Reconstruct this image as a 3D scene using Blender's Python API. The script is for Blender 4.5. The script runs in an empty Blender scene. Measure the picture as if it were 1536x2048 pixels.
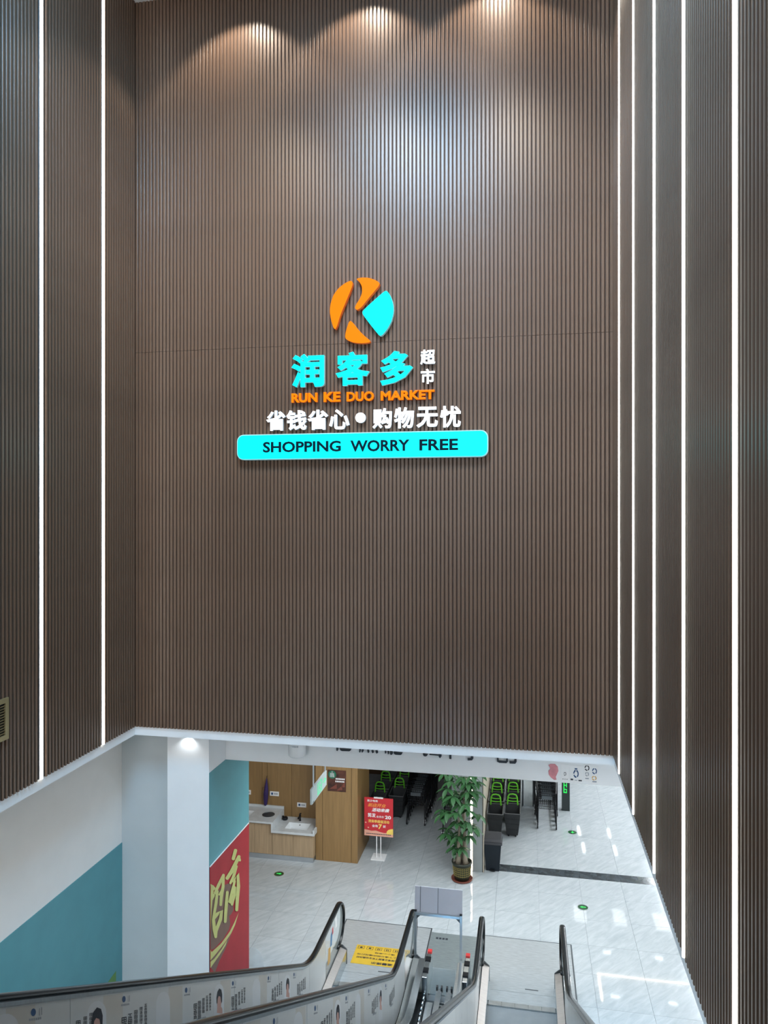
import bpy, bmesh, math, random
from mathutils import Vector, Matrix
random.seed(7)
S = bpy.context.scene
COL = S.collection
# ------------------------------------------------------------------ camera, world, lights, exposure
FPX, CXP, HOR = 1470.0, 768.0, 1018.0
YAW = math.atan(284.0 / FPX)
SN, CS = math.sin(YAW), math.cos(YAW)
CAMZ = 7.4
cam = bpy.data.cameras.new('camera')
cam.sensor_width = 36.0
cam.sensor_fit = 'AUTO'
cam.lens = FPX / 2048.0 * 36.0
cam.shift_y = -(1024.0 - HOR) / 2048.0
cam.clip_start = 0.05
camo = bpy.data.objects.new('camera', cam)
COL.objects.link(camo)
camo.location = (0, 0, CAMZ)
camo.rotation_euler = (math.pi / 2, 0, YAW)
S.camera = camo
w = bpy.data.worlds.new('world')
S.world = w
w.use_nodes = True
bg = w.node_tree.nodes['Background']
bg.inputs[0].default_value = (0.96, 0.97, 1.0, 1)
bg.inputs[1].default_value = 1.2
vs = S.view_settings
vs.view_transform = 'Standard'
vs.look = 'None'
vs.gamma = 1.0
vs.use_curve_mapping = False
vs.exposure = 1.1

# key levels, shared by everything below (metres, floor of the lower hall = 0)
YB = 9.30            # slatted back wall
XL, XR = -5.29, 1.05  # slatted side walls
ZB = 4.41            # lower edge of the slats
ZT = 4.285            # lower edge of the white trim
ZF = 3.75            # lower edge of shop fascia / hall ceiling
YF = 10.08           # fascia plane
ZC = 14.37           # atrium ceiling
ZU = 5.8             # upper floor


def lamp(name, kind, loc, energy, color, rot=(0, 0, 0), size=0.1, size_y=None, spot=None, blend=0.3, parent=None):
    l = bpy.data.lights.new(name, kind)
    l.energy = energy
    l.color = color
    if kind == 'AREA':
        l.size = size
        if size_y:
            l.shape = 'RECTANGLE'
            l.size_y = size_y
    if kind == 'SPOT':
        l.spot_size = spot
        l.spot_blend = blend
        l.shadow_soft_size = size
    if kind == 'POINT':
        l.shadow_soft_size = size
    o = bpy.data.objects.new(name, l)
    COL.objects.link(o)
    o.location = loc
    o.rotation_euler = rot
    if parent:
        o.parent = parent
    return o


COOL = (0.90, 0.96, 1.0)
WARM = (1.0, 0.90, 0.76)
# unseen lamps added to fill the lower hall (downward area lamps just under the hall ceiling)
HALL_FILL = [(2.4, 5.2, ZT - 0.03, 140, 1.6, 4.5), (1.6, 12.8, ZF - 0.03, 45, 1.8, 2.0), (-2.2, 12.4, ZF - 0.03, 65, 2.6, 1.6),
              (3.90, 17.8, ZF - 0.03, 72, 0.14, 2.6), (3.90, 22.5, ZF - 0.03, 80, 0.14, 4.0)]
for hx, hy, hz_, he, hsx, hsy in HALL_FILL:
    lamp('hall_fill_lamp', 'AREA', (hx, hy, hz_), he, COOL, size=hsx, size_y=hsy)
# added fill for the lower-left walls, and added spots brightening the sign wall
lamp('left_fill_lamp', 'AREA', (-4.3, -1.4, ZU - 0.34), 260, (1.0, 0.98, 0.95), size=1.8, size_y=0.9)
for tx0 in (-3.9, -2.1, -0.3):
    t_ = lamp('wall_fill_spot', 'SPOT', (tx0, 5.4, ZC - 0.08), 320, (1.0, 0.84, 0.65), size=0.15, spot=math.radians(58), blend=1.0)
    t_.rotation_euler = (Vector((tx0, YB, 9.9)) - t_.location).to_track_quat('-Z', 'Y').to_euler()
# downlight above the white column
lamp('column_downlight', 'SPOT', (-4.6, 9.455, ZT - 0.01), 3, COOL, size=0.03, spot=math.radians(120), blend=0.6)


# ------------------------------------------------------------------ helpers
def ray(x, y):
    u = (x - CXP) / FPX
    v = (y - HOR) / FPX
    return Vector((-SN + u * CS, CS + u * SN, -v))


def hitY(x, y, Y):
    d = ray(x, y)
    t = Y / d.y
    return Vector((d.x * t, Y, CAMZ + d.z * t))


def hitX(x, y, X):
    d = ray(x, y)
    t = X / d.x
    return Vector((X, d.y * t, CAMZ + d.z * t))


def hitZ(x, y, Z=0.0):
    d = ray(x, y)
    t = (Z - CAMZ) / d.z
    return Vector((d.x * t, d.y * t, Z))


MATS = {}


def mat(name, col, rough=0.5, metal=0.0, var=0.06, scale=6.0, bump=0.0, emit=None, es=0.0, stretch=(1, 1, 1), spec=0.5, alpha=1.0, trans=0.0):
    if name in MATS:
        return MATS[name]
    m = bpy.data.materials.new(name)
    m.use_nodes = True
    nt = m.node_tree
    b = nt.nodes['Principled BSDF']
    b.inputs['Roughness'].default_value = rough
    b.inputs['Metallic'].default_value = metal
    b.inputs['Specular IOR Level'].default_value = spec
    b.inputs['Alpha'].default_value = alpha
    b.inputs['Transmission Weight'].default_value = trans
    tc = nt.nodes.new('ShaderNodeTexCoord')
    mp = nt.nodes.new('ShaderNodeMapping')
    mp.inputs['Scale'].default_value = stretch
    nz = nt.nodes.new('ShaderNodeTexNoise')
    nz.inputs['Scale'].default_value = scale
    nz.inputs['Detail'].default_value = 4
    rp = nt.nodes.new('ShaderNodeValToRGB')
    lo = tuple(max(0, c * (1 - var)) for c in col) + (1,)
    hi = tuple(min(1, c * (1 + var)) for c in col) + (1,)
    rp.color_ramp.elements[0].color = lo
    rp.color_ramp.elements[1].color = hi
    rp.color_ramp.elements[0].position = 0.3
    rp.color_ramp.elements[1].position = 0.7
    nt.links.new(tc.outputs['Object'], mp.inputs[0])
    nt.links.new(mp.outputs[0], nz.inputs['Vector'])
    nt.links.new(nz.outputs['Fac'], rp.inputs[0])
    nt.links.new(rp.outputs[0], b.inputs['Base Color'])
    if bump:
        bp = nt.nodes.new('ShaderNodeBump')
        bp.inputs['Strength'].default_value = bump
        bp.inputs['Distance'].default_value = 0.01
        nt.links.new(nz.outputs['Fac'], bp.inputs['Height'])
        nt.links.new(bp.outputs[0], b.inputs['Normal'])
    if emit:
        b.inputs['Emission Color'].default_value = tuple(emit) + (1,)
        b.inputs['Emission Strength'].default_value = es
    MATS[name] = m
    return m


def srgb(r, g, b):
    f = lambda c: ((c / 255.0 + 0.055) / 1.055) ** 2.4 if c > 10 else c / 255.0 / 12.92
    return (f(r), f(g), f(b))


M_BROWN = mat('brown_slat', (0.136, 0.079, 0.050), 0.34, 0, 0.14, 3.0, 0.0, stretch=(14, 14, 0.5), spec=0.55)
M_GROOVE_SHADE = mat('brown_groove_shade', (0.040, 0.022, 0.014), 0.6, 0, 0.1, 3.0, stretch=(14, 14, 0.5))  # slat brown darkened in the colour for the shade between slats
M_WHITE = mat('white_paint', (0.82, 0.83, 0.84), 0.55, 0, 0.02, 3.0)
M_WALLW = mat('warm_white_paint', (0.80, 0.775, 0.74), 0.6, 0, 0.02, 3.0)
M_RECESS_SHADE = mat('recess_shade_grey', (0.50, 0.535, 0.54), 0.6, 0, 0.03, 2.0)  # shade of the recess wall put into its colour
M_TEAL = mat('teal_paint', (0.095, 0.30, 0.335), 0.45, 0, 0.05, 3.0)
M_RED = mat('red_print', (0.33, 0.025, 0.032), 0.55, 0, 0.08, 3.0, spec=0.25)
M_LIME = mat('lime_gold_print', (0.46, 0.48, 0.155), 0.45, 0, 0.08, 5.0)
M_BROWNP = mat('brown_print', (0.14, 0.072, 0.05), 0.45, 0, 0.08, 5.0)
M_GREENP = mat('green_print', (0.13, 0.28, 0.06), 0.45)
M_WOOD = mat('oak_panel', (0.265, 0.158, 0.060), 0.45, 0, 0.13, 3.0, stretch=(9, 9, 0.6))
M_WOOD2 = mat('light_oak_door', (0.42, 0.30, 0.18), 0.5, 0, 0.13, 3.0, stretch=(11, 11, 0.6))
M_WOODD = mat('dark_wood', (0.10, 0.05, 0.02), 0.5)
M_STONE = mat('counter_stone', (0.62, 0.65, 0.66), 0.22, 0, 0.06, 9.0)
M_CERAM = mat('white_ceramic', (0.82, 0.85, 0.86), 0.1, 0, 0.01)
M_BLACK = mat('black_plastic', (0.006, 0.007, 0.009), 0.4, 0, 0.1, spec=0.3)
M_RUBBER = mat('black_rubber', (0.005, 0.007, 0.008), 0.25, 0, 0.15, 4.0, spec=0.35)
M_STEEL = mat('brushed_steel', (0.56, 0.60, 0.62), 0.26, 1.0, 0.07, 5.0, stretch=(1, 12, 1))
M_STEELW = mat('warm_steel', (0.50, 0.46, 0.43), 0.40, 0.6, 0.07, 5.0, stretch=(1, 12, 1))
M_PLATE = mat('landing_steel', (0.47, 0.50, 0.51), 0.30, 0.35, 0.13, 4.0, stretch=(2, 14, 1))
M_PLATED = mat('dark_landing_steel', (0.27, 0.31, 0.315), 0.30, 0.35, 0.13, 4.0, stretch=(2, 14, 1))
M_DARKST = mat('dark_steel', (0.10, 0.115, 0.125), 0.4, 0.7, 0.12, 5.0)
M_ALU = mat('aluminium', (0.47, 0.51, 0.54), 0.3, 0.9, 0.05)
M_FILM = mat('advert_film', (0.60, 0.625, 0.625), 0.3, 0, 0.03, 2.0)
M_FILMB = mat('advert_film_beige', (0.56, 0.545, 0.50), 0.3, 0, 0.04, 2.0)
M_FILMW = mat('advert_film_pale', (0.66, 0.69, 0.71), 0.3, 0, 0.02, 2.0)
M_INK = mat('dark_ink', (0.02, 0.026, 0.036), 0.5)
M_INKB = mat('blue_ink', (0.03, 0.085, 0.20), 0.5)
M_INKG = mat('grey_ink', (0.30, 0.33, 0.37), 0.5)
M_SKIN = mat('skin_print', (0.55, 0.33, 0.28), 0.5)
M_YELLOW = mat('yellow_print', (0.62, 0.40, 0.035), 0.4, 0, 0.06)
M_BOARD = mat('lilac_white_board', (0.56, 0.58, 0.66), 0.4, 0, 0.02)
M_GLASS = mat('clear_glass', (0.75, 0.85, 0.86), 0.05, 0, 0.01, alpha=0.28)
M_GLASSF = mat('acrylic', (0.70, 0.78, 0.80), 0.08, 0, 0.01, alpha=0.22)
M_POST = mat('poster_red', (0.52, 0.022, 0.03), 0.45, 0, 0.06)
M_ORANGEP = mat('orange_ink', (0.80, 0.27, 0.05), 0.5)
M_YELP = mat('yellow_ink', (0.85, 0.60, 0.12), 0.5)
M_WHITEP = mat('white_ink', (0.82, 0.82, 0.82), 0.5, 0, 0.01)
M_PEACH = mat('peach_ink', (0.72, 0.36, 0.26), 0.5)
M_PURPLE = mat('purple_cloth', (0.03, 0.013, 0.10), 0.6, 0, 0.2)
M_GREENPL = mat('green_plastic', (0.13, 0.50, 0.028), 0.35, 0, 0.05)
M_BASKET = mat('charcoal_plastic', (0.026, 0.028, 0.030), 0.5, 0, 0.1, spec=0.3)
M_BIN = mat('slate_plastic', (0.008, 0.013, 0.019), 0.5, 0, 0.1, spec=0.3)
M_BINL = mat('grey_lid_plastic', (0.05, 0.05, 0.055), 0.45, 0, 0.1, spec=0.3)
M_LEAF = mat('leaf_green', (0.036, 0.122, 0.040), 0.5, 0, 0.3, 2.0)
M_BARK = mat('pale_bark', (0.30, 0.255, 0.19), 0.8, 0, 0.2, 14.0, 0.3)
M_POT = mat('dark_green_pot', (0.018, 0.024, 0.015), 0.4)
M_GOLD = mat('gold_lattice', (0.32, 0.25, 0.06), 0.45, 0.2)
M_TERRA = mat('terracotta', (0.17, 0.045, 0.028), 0.5)
M_SOIL = mat('soil', (0.03, 0.022, 0.015), 0.9, 0, 0.3, 30, 0.5)
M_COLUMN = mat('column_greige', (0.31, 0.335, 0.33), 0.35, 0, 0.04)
M_BEIGE = mat('beige_jamb', (0.50, 0.44, 0.35), 0.5)
M_GRILLE = mat('brass_grille', (0.34, 0.27, 0.135), 0.35, 0.5)
M_PINK = mat('pink_print', (0.62, 0.24, 0.27), 0.5, 0, 0.2, 9.0)
M_COFFEE = mat('coffee_print', (0.07, 0.022, 0.012), 0.4, 0, 0.6, 10.0)
M_EMBG = mat('emblem_green', (0.01, 0.14, 0.075), 0.5)
M_CHROME = mat('chrome', (0.7, 0.72, 0.74), 0.15, 1.0, 0.02)
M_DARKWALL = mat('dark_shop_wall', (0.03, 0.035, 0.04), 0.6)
M_LED = mat('led_white', (0.9, 0.9, 0.9), 0.4, 0, 0.01, emit=(1.0, 0.93, 0.83), es=7.0)
M_LEDW = mat('led_warm', (0.9, 0.9, 0.9), 0.4, 0, 0.01, emit=(1.0, 0.86, 0.70), es=6.0)
M_PANEL = mat('lamp_panel', (0.9, 0.9, 0.9), 0.4, 0, 0.01, emit=(0.93, 0.97, 1.0), es=3.5)
M_PANEL2 = mat('dim_lamp_panel', (0.8, 0.8, 0.8), 0.4, 0, 0.01, emit=(0.95, 0.97, 1.0), es=1.3)
M_ATRIUM = mat('atrium_panel', (0.9, 0.9, 0.9), 0.4, 0, 0.01, emit=(0.30, 0.65, 1.0), es=25.0)
M_SPOTF = mat('spot_lens', (0.9, 0.9, 0.9), 0.4, 0, 0.01, emit=(1.0, 0.9, 0.75), es=8.0)
M_CYANE = mat('cyan_acrylic', (0.004, 0.12, 0.14), 0.3, 0, 0.01, spec=0.08, emit=(0.001, 0.90, 0.97), es=0.8)
M_ORANE = mat('orange_acrylic', (0.15, 0.03, 0.002), 0.3, 0, 0.01, spec=0.08, emit=(1.0, 0.25, 0.0), es=0.50)
M_WHITEE = mat('white_acrylic', (0.8, 0.8, 0.8), 0.3, 0, 0.01, emit=(1.0, 1.0, 1.0), es=0.9)
M_RETC = mat('pale_cyan_return', (0.42, 0.56, 0.60), 0.4, 0, 0.02, emit=(0.25, 0.62, 0.68), es=0.12)
M_RETO = mat('orange_return', (0.55, 0.13, 0.03), 0.4, 0, 0.02, emit=(1.0, 0.18, 0.02), es=0.12)
M_RETW = mat('grey_return', (0.45, 0.52, 0.58), 0.4, 0, 0.02, emit=(0.5, 0.6, 0.7), es=0.08)
M_SIGNINK = mat('navy_letter', (0.001, 0.014, 0.026), 0.5, 0, 0.05, spec=0.08)
M_GREENE = mat('green_sign_light', (0.05, 0.4, 0.2), 0.4, 0, 0.02, emit=(0.10, 0.95, 0.45), es=0.32)
M_GREENL = mat('green_led', (0.02, 0.4, 0.05), 0.4, 0, 0.02, emit=(0.02, 0.9, 0.12), es=0.45)
M_SIGNFACE = mat('exit_sign_face', (0.55, 0.62, 0.62), 0.5, 0, 0.02)
M_DISC = mat('green_disc', (0.005, 0.07, 0.018), 0.2, 0, 0.1)
M_GREYROD = mat('pale_rod', (0.62, 0.66, 0.69), 0.4)
M_REDCAP = mat('red_cap', (0.62, 0.03, 0.03), 0.4)
M_ORAFIL = mat('orange_sticker', (0.62, 0.36, 0.10), 0.5)
M_BLUEFIL = mat('blue_sticker', (0.07, 0.22, 0.42), 0.5)


def tile_material():
    m = bpy.data.materials.new('marble_tile')
    m.use_nodes = True
    nt = m.node_tree
    b = nt.nodes['Principled BSDF']
    tc = nt.nodes.new('ShaderNodeTexCoord')
    oi = nt.nodes.new('ShaderNodeObjectInfo')
    va = nt.nodes.new('ShaderNodeVectorMath')
    va.operation = 'MULTIPLY_ADD'
    va.inputs[1].default_value = (1, 1, 1)
    cmb = nt.nodes.new('ShaderNodeCombineXYZ')
    ml = nt.nodes.new('ShaderNodeMath')
    ml.operation = 'MULTIPLY'
    ml.inputs[1].default_value = 37.0
    nt.links.new(oi.outputs['Random'], ml.inputs[0])
    nt.links.new(ml.outputs[0], cmb.inputs[0])
    nt.links.new(ml.outputs[0], cmb.inputs[1])
    nt.links.new(tc.outputs['Object'], va.inputs[0])
    nt.links.new(cmb.outputs[0], va.inputs[2])
    mp = nt.nodes.new('ShaderNodeMapping')
    mp0 = nt.nodes.new('ShaderNodeMapping')
    mp0.inputs['Rotation'].default_value = (0, 0, math.radians(-50))
    mp.inputs['Scale'].default_value = (1.2, 5.5, 1.0)
    nt.links.new(va.outputs[0], mp0.inputs[0])
    nt.links.new(mp0.outputs[0], mp.inputs[0])
    nz = nt.nodes.new('ShaderNodeTexNoise')
    nz.inputs['Scale'].default_value = 2.2
    nz.inputs['Detail'].default_value = 7
    nz.inputs['Roughness'].default_value = 0.62
    nz.inputs['Distortion'].default_value = 0.6
    rp = nt.nodes.new('ShaderNodeValToRGB')
    e = rp.color_ramp.elements
    e[0].position = 0.25
    e[0].color = (0.37, 0.41, 0.43, 1)
    e[1].position = 0.72
    e[1].color = (0.52, 0.555, 0.57, 1)
    nt.links.new(mp.outputs[0], nz.inputs['Vector'])
    nt.links.new(nz.outputs['Fac'], rp.inputs[0])
    nt.links.new(rp.outputs[0], b.inputs['Base Color'])
    b.inputs['Roughness'].default_value = 0.045
    b.inputs['Specular IOR Level'].default_value = 0.5
    return m


M_TILE = tile_material()
M_GROUT = mat('grout', (0.22, 0.24, 0.25), 0.7)
M_BANDT = mat('dark_marble', (0.035, 0.045, 0.052), 0.12, 0, 0.7, 7.0)


def link(name, me, parent=None):
    o = bpy.data.objects.new(name, me)
    COL.objects.link(o)
    if parent is not None:
        o.parent = parent
    return o


def tag(o, label, cat, group=None):
    o['label'] = label
    o['category'] = cat
    if group:
        o['group'] = group
    return o


def struct(o, label=None):
    o['kind'] = 'structure'
    if label:
        o['label'] = label
    return o


def empty(name, loc=(0, 0, 0), rz=0.0, label=None, cat=None, group=None):
    o = link(name, None)
    o.empty_display_size = 0.1
    o.location = loc
    o.rotation_euler = (0, 0, rz)
    if label:
        tag(o, label, cat, group)
    return o


class MB:
    """collects shapes into one mesh"""

    def __init__(s):
        s.bm = bmesh.new()

    def box(s, x0, x1, y0, y1, z0, z1, mi=0):
        v = [s.bm.verts.new((x, y, z)) for z in (z0, z1) for y in (y0, y1) for x in (x0, x1)]
        for q in ((0, 2, 3, 1), (4, 5, 7, 6), (0, 1, 5, 4), (2, 6, 7, 3), (0, 4, 6, 2), (1, 3, 7, 5)):
            f = s.bm.faces.new([v[i] for i in q])
            f.material_index = mi
        return s

    def bar(s, a, b, r, n=6, r2=None):
        a, b = Vector(a), Vector(b)
        if r2 is None:
            r2 = r
        d = (b - a).normalized()
        up = Vector((0, 0, 1)) if abs(d.z) < 0.95 else Vector((1, 0, 0))
        p = d.cross(up).normalized()
        q = d.cross(p)
        A, B = [], []
        for i in range(n):
            t = 2 * math.pi * (i + 0.5) / n
            o = p * math.cos(t) + q * math.sin(t)
            A.append(s.bm.verts.new(a + o * r))
            B.append(s.bm.verts.new(b + o * r2))
        for i in range(n):
            s.bm.faces.new((A[i], A[(i + 1) % n], B[(i + 1) % n], B[i]))
        s.bm.faces.new(A[::-1])
        s.bm.faces.new(B)
        return s

    def path(s, pts, r, n=6):
        for a, b in zip(pts[:-1], pts[1:]):
            s.bar(a, b, r, n)
        return s

    def lathe(s, prof, n=20, c=(0, 0, 0)):
        rings = []
        for r, z in prof:
            rings.append([s.bm.verts.new((c[0] + r * math.cos(2 * math.pi * i / n), c[1] + r * math.sin(2 * math.pi * i / n), c[2] + z)) for i in range(n)])
        for a, b in zip(rings[:-1], rings[1:]):
            for i in range(n):
                s.bm.faces.new((a[i], a[(i + 1) % n], b[(i + 1) % n], b[i]))
        s.bm.faces.new(rings[0][::-1])
        s.bm.faces.new(rings[-1])
        return s

    def poly(s, pts, ext=None, mi=0):
        """flat polygon, extruded by vector ext when given"""
        v = [s.bm.verts.new(p) for p in pts]
        f = s.bm.faces.new(v)
        f.material_index = mi
        if ext is not None:
            e = Vector(ext)
            v2 = [s.bm.verts.new(Vector(p) + e) for p in pts]
            s.bm.faces.new(v2[::-1]).material_index = mi
            n = len(v)
            for i in range(n):
                s.bm.faces.new((v[i], v2[i], v2[(i + 1) % n], v[(i + 1) % n])).material_index = mi
        return s

    def strip(s, rings, closed=True, caps=True):
        R = [[s.bm.verts.new(p) for p in r] for r in rings]
        n = len(R[0])
        for a, b in zip(R[:-1], R[1:]):
            for i in range(n if closed else n - 1):
                s.bm.faces.new((a[i], a[(i + 1) % n], b[(i + 1) % n], b[i]))
        if caps and closed:
            s.bm.faces.new(R[0][::-1])
            s.bm.faces.new(R[-1])
        return s

    def mesh(s, name, mats, smooth=False, bevel=0.0, recalc=True):
        if recalc:
            bmesh.ops.recalc_face_normals(s.bm, faces=s.bm.faces[:])
        if bevel:
            bmesh.ops.bevel(s.bm, geom=[e for e in s.bm.edges], offset=bevel, segments=2, affect='EDGES', profile=0.6)
        me = bpy.data.meshes.new(name)
        s.bm.to_mesh(me)
        s.bm.free()
        for m in (mats if isinstance(mats, (list, tuple)) else [mats]):
            me.materials.append(m)
        if smooth:
            for p in me.polygons:
                p.use_smooth = True
        return me

    def build(s, name, mats, parent=None, smooth=False, bevel=0.0, recalc=True):
        return link(name, s.mesh(name, mats, smooth, bevel, recalc), parent)


def bx(name, m, parent, x0, x1, y0, y1, z0, z1, bevel=0.0):
    return MB().box(x0, x1, y0, y1, z0, z1).build(name, m, parent, bevel=bevel)


def text_geo(s, bold=0.0, shear=0.0, extrude=0.5, bevel=0.0):
    cu = bpy.data.curves.new('t', 'FONT')
    cu.body = s
    cu.size = 1.0
    cu.bevel_depth = bold
    cu.bevel_resolution = 1
    cu.shear = shear
    cu.extrude = extrude
    cu.resolution_u = 3
    o = bpy.data.objects.new('t', cu)
    COL.objects.link(o)
    bpy.context.view_layer.update()
    dg = bpy.context.evaluated_depsgraph_get()
    me = bpy.data.meshes.new_from_object(o.evaluated_get(dg))
    bpy.data.objects.remove(o)
    bpy.data.curves.remove(cu)
    return me


def text_split(s, bold=0.0, shear=0.0, flat=False):
    """list of (verts, faces) one for each character in the string, in string units"""
    me = text_geo(s, bold, shear, 0.0 if flat else 0.2)
    bm = bmesh.new()
    bm.from_mesh(me)
    bpy.data.meshes.remove(me)
    bmesh.ops.remove_doubles(bm, verts=bm.verts[:], dist=1e-5)
    seen, comps = set(), []
    for v in bm.verts:
        if v in seen:
            continue
        st, cp = [v], []
        seen.add(v)
        while st:
            a = st.pop()
            cp.append(a)
            for e in a.link_edges:
                b = e.other_vert(a)
                if b not in seen:
                    seen.add(b)
                    st.append(b)
        comps.append(cp)
    out = []
    for cp in comps:
        idx = {v: i for i, v in enumerate(cp)}
        fs = [[idx[v] for v in f.verts] for f in {f for v in cp for f in v.link_faces}]
        out.append(([v.co.copy() for v in cp], fs))
    bm.free()
    return out


def place_text(s, to_world, w, h, parent, name, mats, bold=0.0, shear=0.0, depth=0.0, split=True):
    """fits string into w x h; to_world(a, b, c) gives the point for a in 0..w, b in 0..h, c outwards"""
    comps = text_split(s, bold, shear, flat=(depth == 0))
    vs_ = [v for c in comps for v in c[0]]
    x0, x1 = min(v.x for v in vs_), max(v.x for v in vs_)
    y0, y1 = min(v.y for v in vs_), max(v.y for v in vs_)
    if not split:
        allv, allf = [], []
        for v, f in comps:
            k = len(allv)
            allv += v
            allf += [[i + k for i in q] for q in f]
        comps = [(allv, allf)]
    res = []
    for v, f in comps:
        me = bpy.data.meshes.new(name)
        zm = max(abs(p.z) for p in v) or 1.0
        if not depth:
            f = [q for q in f if sum(v[i].z for i in q) >= -1e-6]
        cz = [(p.z / zm + 1) / 2 * depth if depth else 0.0 for p in v]
        me.from_pydata([to_world((p.x - x0) / (x1 - x0) * w, (p.y - y0) / (y1 - y0) * h, z) for p, z in zip(v, cz)], [], f)
        for m in (mats if isinstance(mats, (list, tuple)) else [mats]):
            me.materials.append(m)
        if depth and isinstance(mats, (list, tuple)) and len(mats) > 1:
            for p in me.polygons:
                if min(cz[i] for i in p.vertices) < depth * 0.5:
                    p.material_index = 1
        res.append(link(name, me, parent))
    return res


# ------------------------------------------------------------------ setting: slatted walls
def slat_mesh(w, t, z0, z1):
    m = MB()
    pr = [(-w / 2, 0), (-w / 2 * 0.86, t * 0.85), (-w / 2 * 0.68, t), (w / 2 * 0.68, t), (w / 2 * 0.86, t * 0.85), (w / 2, 0)]
    m.strip([[(a, -b, z) for a, b in pr] for z in (z0, z1)])
    return m.mesh('slat', M_BROWN)


SD = 0.016
ZSEAM = CAMZ + 2.15
wall_back = struct(bx('wall_back', M_GROOVE_SHADE, None, XL - 0.2, XR + 0.2, YB, YB + 0.15, ZB, ZC))
PB = 0.0515
lower = slat_mesh(0.041, SD, ZB - 0.006, ZSEAM - 0.002)
upper = slat_mesh(0.041, SD, ZSEAM + 0.002, ZC)
nb = int((XR - XL) / PB)
off = ((XR - XL) - (nb - 1) * PB) / 2
for i in range(nb):
    for me in (lower, upper):
        o = link('slat', me, wall_back)
        o.location = (XL + off + i * PB, YB, 0)
PS = 0.0585
side = slat_mesh(0.033, SD, ZB - 0.006, ZC)


def side_wall(name, X, sgn, leds, yvis):
    wl = struct(MB().box(min(X, X - sgn * 0.15), max(X, X - sgn * 0.15), -7.0, YB + 0.15, ZB, ZC).build(name, M_GROOVE_SHADE))
    extra = MB()
    i = 0
    y = YB - SD - 0.035
    while y > -6.9:
        if not any(abs(y - l) < 0.042 for l in leds):
            if y > yvis:
                o = link('slat', side, wl)
                o.location = (X, y, 0)
                o.rotation_euler = (0, 0, math.pi / 2 * sgn)
            else:
                extra.box(min(X, X + sgn * SD), max(X, X + sgn * SD), y - 0.0165, y + 0.0165, ZB, ZC)
        y -= PS
    e = extra.build('slat_run', M_BROWN, wl)
    e['kind'] = 'stuff'
    return wl


led_right = [hitX(x, 700, XR).y for x in (1241, 1270, 1312, 1372, 1476)]
led_left = [hitX(x, 700, XL).y for x in (81, 205)]
wall_right = side_wall('wall_right', XR, -1, led_right, 3.2)
wall_left = side_wall('wall_left', XL, 1, led_left, 6.2)


def led(X, y, sgn, label, grp):
    r = empty('led_strip', (X, y, ZB), 0, label, 'light strip', grp)
    m = MB().box(0, sgn * 0.012, -0.036, 0.036, 0, ZC - ZB)
    m.build('channel', M_ALU, r)
    m = MB()
    pr = [(0.012, -0.015), (0.019, -0.014), (0.024, -0.008), (0.025, 0), (0.024, 0.008), (0.019, 0.014), (0.012, 0.015)]
    m.strip([[(sgn * a, b, z) for a, b in pr] for z in (-0.004, ZC - ZB - 0.002)])
    m.build('diffuser', M_LED, r)
    return r


rn = ['nearest the back corner', 'second from the back corner', 'third from the back corner', 'fourth from the back corner', 'thickest, by the picture edge']
for y, n in zip(led_right, rn):
    led(XR, y, -1, 'glowing vertical light strip on the right slatted wall, ' + n, 'light strips on the right wall')
for y, n in zip(led_left, ['outer one near the left picture edge', 'inner one nearer the corner']):
    led(XL, y, 1, 'glowing vertical light strip on the left slatted wall, ' + n, 'light strips on the left wall')

# white trim below the slats
trim = struct(MB().box(XL - 0.02, XR + 0.02, YB + 0.005, YB + 0.10, ZT, ZB).build('trim_1', M_WHITE))
struct(MB().box(XL - 0.10, XL - 0.005, -7, YB + 0.10, ZT, ZB).build('trim_2', M_WHITE))
struct(MB().box(XR + 0.005, XR + 0.10, -7, YB + 0.10, ZT, ZB).build('trim_3', M_WHITE))
# ceilings
struct(bx('ceiling', M_WHITE, None, XL - 0.3, XR + 0.3, -7, YB + 0.2, ZC, ZC + 0.2))
c = struct(MB().box(-5.8, XL - 0.10, -7, YB + 0.10, ZT, ZT + 0.14).box(XR + 0.10, 4.2, -7, YF, ZT, ZT + 0.14).box(-5.8, XR + 0.10, YB + 0.10, YF + 0.1, ZT, ZT + 0.14)
           .build('ceiling_hall_edge', M_WHITE))
struct(bx('ceiling_hall', M_WHITE, None, -7.0, 4.2, YF + 0.12, 31, ZF, ZF + 0.1))
# upper floor behind the viewer and its wall
struct(bx('floor_upper', M_GROUT, None, XL, XR, -7, -0.9, ZU - 0.3, ZU))
# lower hall walls
wll = struct(bx('wall_lower_left', M_WALLW, None, -5.87, -5.67, -2, 9.6, 0, ZT))
zteal = hitX(237, 1690, -5.67).z
tp = bx('painted_dado', M_TEAL, wll, -5.67, -5.662, -2, 9.597, 0.002, zteal)
g = MB().poly([hitX(214, 1967, -5.66), hitX(231.5, 1970, -5.66), hitX(232, 1942, -5.66)], (0.002, 0, 0)).build('green_corner', M_GREENP, wll)
struct(bx('wall_recess', M_RECESS_SHADE, None, -5.87, -4.90, 9.6, 9.8, 0, ZT))
struct(bx('wall_lower_right', M_WHITE, None, 4.0, 4.2, -2, 31, 0, ZT))
struct(bx('wall_far', M_WHITE, None, -0.9, 4.2, 30.5, 30.7, 0, ZF))
struct(bx('wall_lower_front', M_WHITE, None, -5.87, 4.2, -2.2, -2.0, 0, ZT))

# ------------------------------------------------------------------ floor with tiles
floor = struct(bx('floor', M_GROUT, None, -7.0, 4.2, -2.2, 31, -0.2, -0.012))
T = 0.8


def tmesh(w, d, name='tile', m=M_TILE):
    g = 0.0016
    b = MB().box(g, w - g, g, d - g, -0.012, 0)
    return b.mesh(name, m)


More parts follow.
